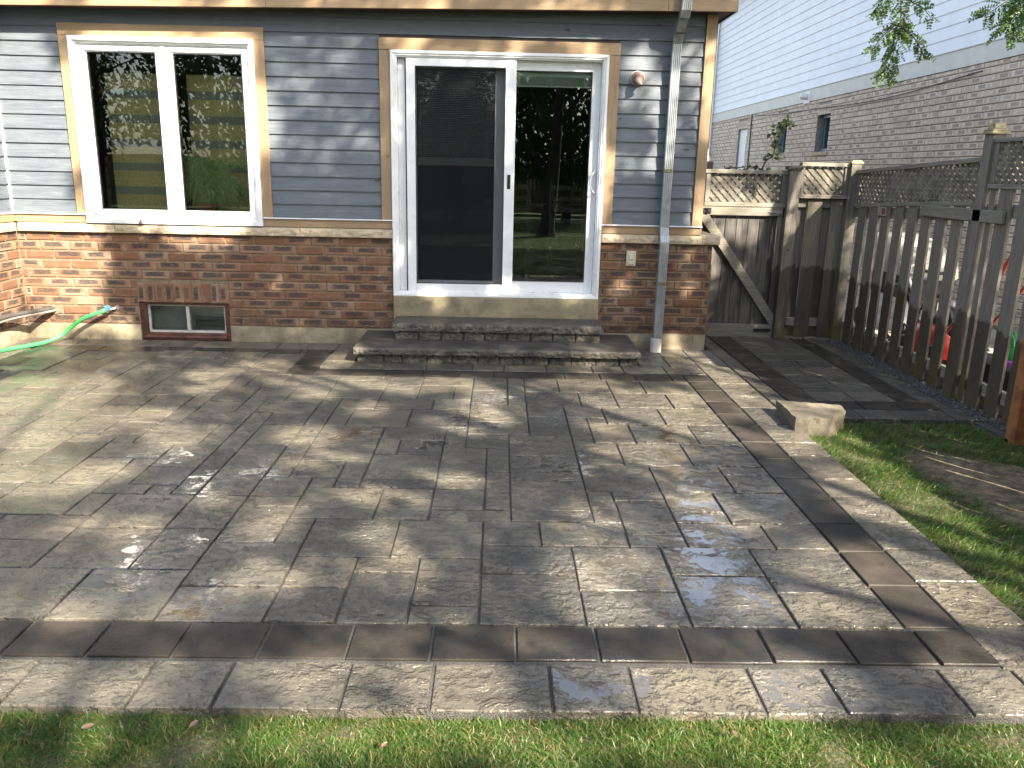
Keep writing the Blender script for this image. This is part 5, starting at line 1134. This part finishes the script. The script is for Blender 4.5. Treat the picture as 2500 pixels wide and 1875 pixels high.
for k, (x, y, h, w_, cn_, lab) in enumerate(((1.0,-23,6.5,2.2,False,'narrow leafy tree close behind the conical garden tree'),(3.0,-19,5.2,1.9,False,'low leafy tree right of the tall trunk, far row'),(6.6,-23,7.5,2.4,False,'taller tree between two far row trees at the right'),(-2.4,-22.5,7.2,2.2,False,'tree standing between round and conical garden trees'),(-6.2,-17.5,8.5,2.5,False,'broad dark garden tree between the two leftmost far trees'),(-10.5,-17,8.5,2.7,False,'big garden tree behind the left end of the lawn'),(-14,-19,9,3.0,False,'outermost tall garden tree at the far left'),(-8,-19,8,2.6,False,'leftmost garden tree far behind the camera'),(-4.2,-21,7,2.4,False,'round garden tree left of the middle of the far row'),(-.5,-20,5.6,2.0,True,'small conical garden tree in the middle of the far row'),(4.5,-22,7.5,2.6,False,'garden tree right of the middle of the far row'),(8.5,-20,6.5,2.4,True,'conical garden tree near the right end of the far row'),(13,-18,8,2.8,False,'rightmost garden tree far behind the camera'),(-11,-11,8,2.6,False,'large garden tree out of frame on the left side of the lawn'))): far_tree(x, y, h, w_, 40+k, lab, cn_)
bf = MB(); x = -14.0
while x < 16: bf.box(x, x+.135, -24.0, -23.98, 0, 1.8); x += .14
bf = bf.build('board_fence', M['woodfence_far']); tag(bf, 'tall brown board fence closing the garden behind the camera', 'fence')
# near hanging locust branches at the top right
lb = thing('locust_tree', 'honey locust whose drooping leafy twigs hang in front of the white siding', 'tree', (6.9,-1.6,0))
wood, lv = MB(), MB(); lv.noflip = True
wood.tube(smoothpts([(5.6,-2.6,-.05),(5.65,-2.5,1.5),(5.55,-2.2,3.0),(5.3,-1.5,4.0)], 5), [.10,.09,.085,.08,.08,.075,.075,.07,.07,.06,.06,.055,.05,.045,.04,.03], 8)
A0 = (5.3,-1.5,4.0)
wood.tube(smoothpts([A0,(4.8,-.9,4.05),(4.3,-.4,3.8),(4.10,-.15,3.35)], 5), [.03-.0015*i for i in range(16)], 6)
wood.tube(smoothpts([A0,(5.4,-.9,3.8),(5.3,-.5,3.45),(5.15,-.3,3.1)], 5), [.03-.0015*i for i in range(16)], 6)
hanging_branch(lb, [(4.10,-.15,3.35),(4.09,-.18,3.0),(4.11,-.2,2.75),(4.08,-.24,2.58),(4.03,-.28,2.42),(4.0,-.30,2.33)], 3, wood, lv, 58, (.10,.16))
hanging_branch(lb, [(4.10,-.18,2.95),(4.18,-.2,2.90),(4.26,-.22,2.86),(4.33,-.24,2.78)], 13, wood, lv, 19, (.06,.10))
hanging_branch(lb, [(4.10,-.22,2.72),(4.18,-.24,2.66),(4.25,-.26,2.58),(4.30,-.27,2.49)], 5, wood, lv, 26, (.06,.10))
hanging_branch(lb, [(4.10,-.22,2.72),(4.0,-.24,2.67),(3.93,-.26,2.60),(3.87,-.28,2.52)], 7, wood, lv, 26, (.06,.10))
hanging_branch(lb, [(4.08,-.16,3.2),(4.0,-.2,3.0),(3.95,-.22,2.88),(3.91,-.22,2.80)], 8, wood, lv, 26, (.07,.11))
hanging_branch(lb, [(5.15,-.3,3.1),(5.08,-.28,2.95),(5.02,-.25,2.82),(4.95,-.24,2.70)], 9, wood, lv, 53, (.12,.18))
hanging_branch(lb, [(5.15,-.3,3.1),(5.0,-.26,2.98),(4.86,-.25,2.88),(4.76,-.24,2.80)], 10, wood, lv, 36, (.09,.14))
hanging_branch(lb, [(5.15,-.3,3.1),(5.2,-.28,2.9),(5.2,-.28,2.75),(5.12,-.28,2.62)], 11, wood, lv, 36, (.10,.15))
wood.build('trunk', M['bark'], lb); lv.build('foliage', M['locust'], lb)

# ================================================================== GRASS
rng = np.random.default_rng(5)
def grass(name, pts, hgt, lean, wid, label, drym=.08, dirx=None):
    """each blade: 3 segments bending over; pts (n,2)"""
    n = len(pts); x, y = pts[:,0], pts[:,1]; hgt = hgt*np.array([1+.7*nz(a_, b_, 6, 5.5) for a_, b_ in pts]); a = rng.uniform(0, 2*np.pi, n) if dirx is None else dirx(n)
    h = hgt*rng.uniform(.45,1.35,n); ln = lean*rng.uniform(.3,1.4,n); w = wid*rng.uniform(.6,1.3,n)
    dx, dy = np.cos(a), np.sin(a); b = rng.uniform(0, 2*np.pi, n); sx, sy = np.cos(b), np.sin(b); z0 = np.full(n, GZ-.02)
    V = np.zeros((n, 7, 3)); ts = (0, .4, .75, 1.0)
    for i, t in enumerate(ts):
        cx = x+dx*h*ln*t**1.7; cyy = y+dy*h*ln*t**1.7; cz = z0+h*(t-.38*ln*t*t*t)/(1+.25*ln); ww = w*(1-.75*t)/2
        if i < 3: V[:,2*i,0] = cx-sx*ww; V[:,2*i,1] = cyy-sy*ww; V[:,2*i,2] = cz; V[:,2*i+1,0] = cx+sx*ww; V[:,2*i+1,1] = cyy+sy*ww; V[:,2*i+1,2] = cz
        else: V[:,6,0] = cx; V[:,6,1] = cyy; V[:,6,2] = cz
    base = (np.arange(n)*7)[:,None]; q = np.concatenate([base+np.array([0,1,3,2]), base+np.array([2,3,5,4])], 1).reshape(-1, 4); tr = base+np.array([4,5,6])
    me = bpy.data.meshes.new(name); me.vertices.add(n*7); me.vertices.foreach_set('co', V.reshape(-1).astype(np.float32))
    # interleave: per blade 2 quads + 1 tri
    loops = np.concatenate([base+np.array([0,1,3,2]), base+np.array([2,3,5,4]), tr], 1).reshape(-1)
    starts = (np.arange(n)*11)[:,None]+np.array([0,4,8]); me.loops.add(n*11); me.loops.foreach_set('vertex_index', loops.astype(np.int32))
    me.polygons.add(n*3); me.polygons.foreach_set('loop_start', starts.reshape(-1).astype(np.int32)); me.polygons.foreach_set('loop_total', np.tile([4,4,3], n).astype(np.int32))
    me.materials.append(M['bladeg']); me.materials.append(M['bladey']); dry = rng.random(n) < drym; me.polygons.foreach_set('material_index', np.repeat(dry.astype(np.int32), 3))
    me.update(calc_edges=True); at = me.attributes.new('rnd', 'FLOAT', 'FACE'); at.data.foreach_set('value', np.repeat(rng.random(n), 3).astype(np.float32)); me.polygons.foreach_set('use_smooth', [True]*(n*3)); me.validate()
    o = bpy.data.objects.new(name, me); C.objects.link(o); tag(o, label, kind='stuff'); return o
def scatter(n, x0, x1, y0, y1, keep=None):
    p = np.stack([rng.uniform(x0, x1, n), rng.uniform(y0, y1, n)], 1)
    if keep is not None: p = p[[keep(a, b) for a, b in p]]
    return p
PATCH = [(3.287,-2.636),(3.46,-2.639),(3.689,-2.73),(3.95,-2.88),(4.3,-3.1),(4.3,-4.6),(3.6,-4.3),(3.368,-3.77),(3.307,-3.562),(3.284,-3.344),(3.258,-3.101)]
def inpoly(x, y, P):
    c = False; j = len(P)-1
    for i in range(len(P)):
        if (P[i][1] > y) != (P[j][1] > y) and x < (P[j][0]-P[i][0])*(y-P[i][1])/(P[j][1]-P[i][1])+P[i][0]: c = not c
        j = i
    return c
m = MB(); m.noflip = True; cx0, cy0 = 3.75, -3.45; rr_ = []
for j in range(9):
    row = []
    for i in range(60):
        a = 2*math.pi*i/60; k = 0.0
        while inpoly(cx0+math.cos(a)*(k+.02), cy0+math.sin(a)*(k+.02), PATCH) and k < 1.6: k += .02
        k = (k+.04*nz(math.cos(a)*2, math.sin(a)*2, 1, 2.0)+.03)*(j/8); x, y = cx0+math.cos(a)*k, cy0+math.sin(a)*k
        row.append((x, y, soil_z(x, y)+.012-(.03 if j == 8 else 0)))
    rr_.append(row)
m.grid(rr_, .2, closed=True); tag(m.build('bare_ground', M['baresoil'], smooth=True), kind='structure')
def keep_right(x, y):
    if x < 2.862+.008*nz(x, y, 2, 9): return False
    if y > -2.105: return False
    if 2.78 < x < 3.2 and -2.42 < y < -1.98 and inpoly(x, y, cn): return False
    if x > 4.05 and y > -2.36: return False
    d = nz(x, y, 0, 2.2)*.10
    if inpoly(x+d, y+d, PATCH): return random.random() < .10+.9*max(0, nz(x, y, 8, 5.0)-.15)
    if x > 4.08 and y > -2.54 and y < -2.38: return False
    return random.random() < .9+.3*nz(x, y, 3, 2.6)
grass('lawn_grass', scatter(88000, 2.86, 4.6, -4.9, -2.1, keep_right), .052, 1.15, .0042, 'green lawn beside the patio and walkway', .10, lambda n: rng.normal(-.6, .9, n))
def keep_front(x, y):
    if y > -5.128+.010*nz(x, y, 1, 8): return False
    return random.random() < .85+.4*nz(x, y, 7, 2.4)
grass('lawn_strip', scatter(150000, -.9, 3.1, -5.5, -5.125, keep_front), .036, .95, .0036, 'trimmed green grass strip along the front edge of the patio', .17)
def keep_back(x, y): return random.random() < .8+.4*nz(x, y, 1, .8)
grass('lawn_back', np.concatenate([scatter(26000, -4, 6, -16, -5.5, keep_back), scatter(4000, 2.9, 4.4, -5.8, -4.9)]), .06, 1.0, .012, 'lawn continuing behind the camera', .05)
# ================================================================== FALLEN LEAVES
def dead(x, y, s_, a, lab):
    m = MB(); n = 8; d = Vector((math.cos(a), math.sin(a), .12)); sd_ = Vector((-math.sin(a), math.cos(a), .1)); rows = []
    for i in range(6):
        t = i/5; w_ = .32*math.sin(math.pi*(.08+.9*t)); rows.append([Vector((x, y, GZ+.034))+d*s_*t+sd_*s_*w_*k+Vector((0,0,.12*s_*(abs(k)**1.5)-.1*s_*(t-.5)**2)) for k in (-1,-.5,0,.5,1)])
    m.noflip = True; m.grid(rows, random.random()); m.tube([rows[0][2], rows[0][2]-d*s_*.3], .0008, 4); o = m.build('fallen_leaf', M['deadleaf'], smooth=True)
    tag(o, lab, 'leaf', 'leaves fallen on the front grass strip')
dead(-.21,-5.235,.034,.3,'brown fallen leaf at the left end of the front grass strip'); dead(.085,-5.225,.028,1.0,'greyish fallen leaf on the front grass below a paver joint'); dead(.63,-5.30,.022,.9,'tiny reddish leaf bit in the middle of the front grass strip'); dead(1.62,-5.24,.022,2.0,'small tan leaf right of the middle of the front grass strip')
fixparents()
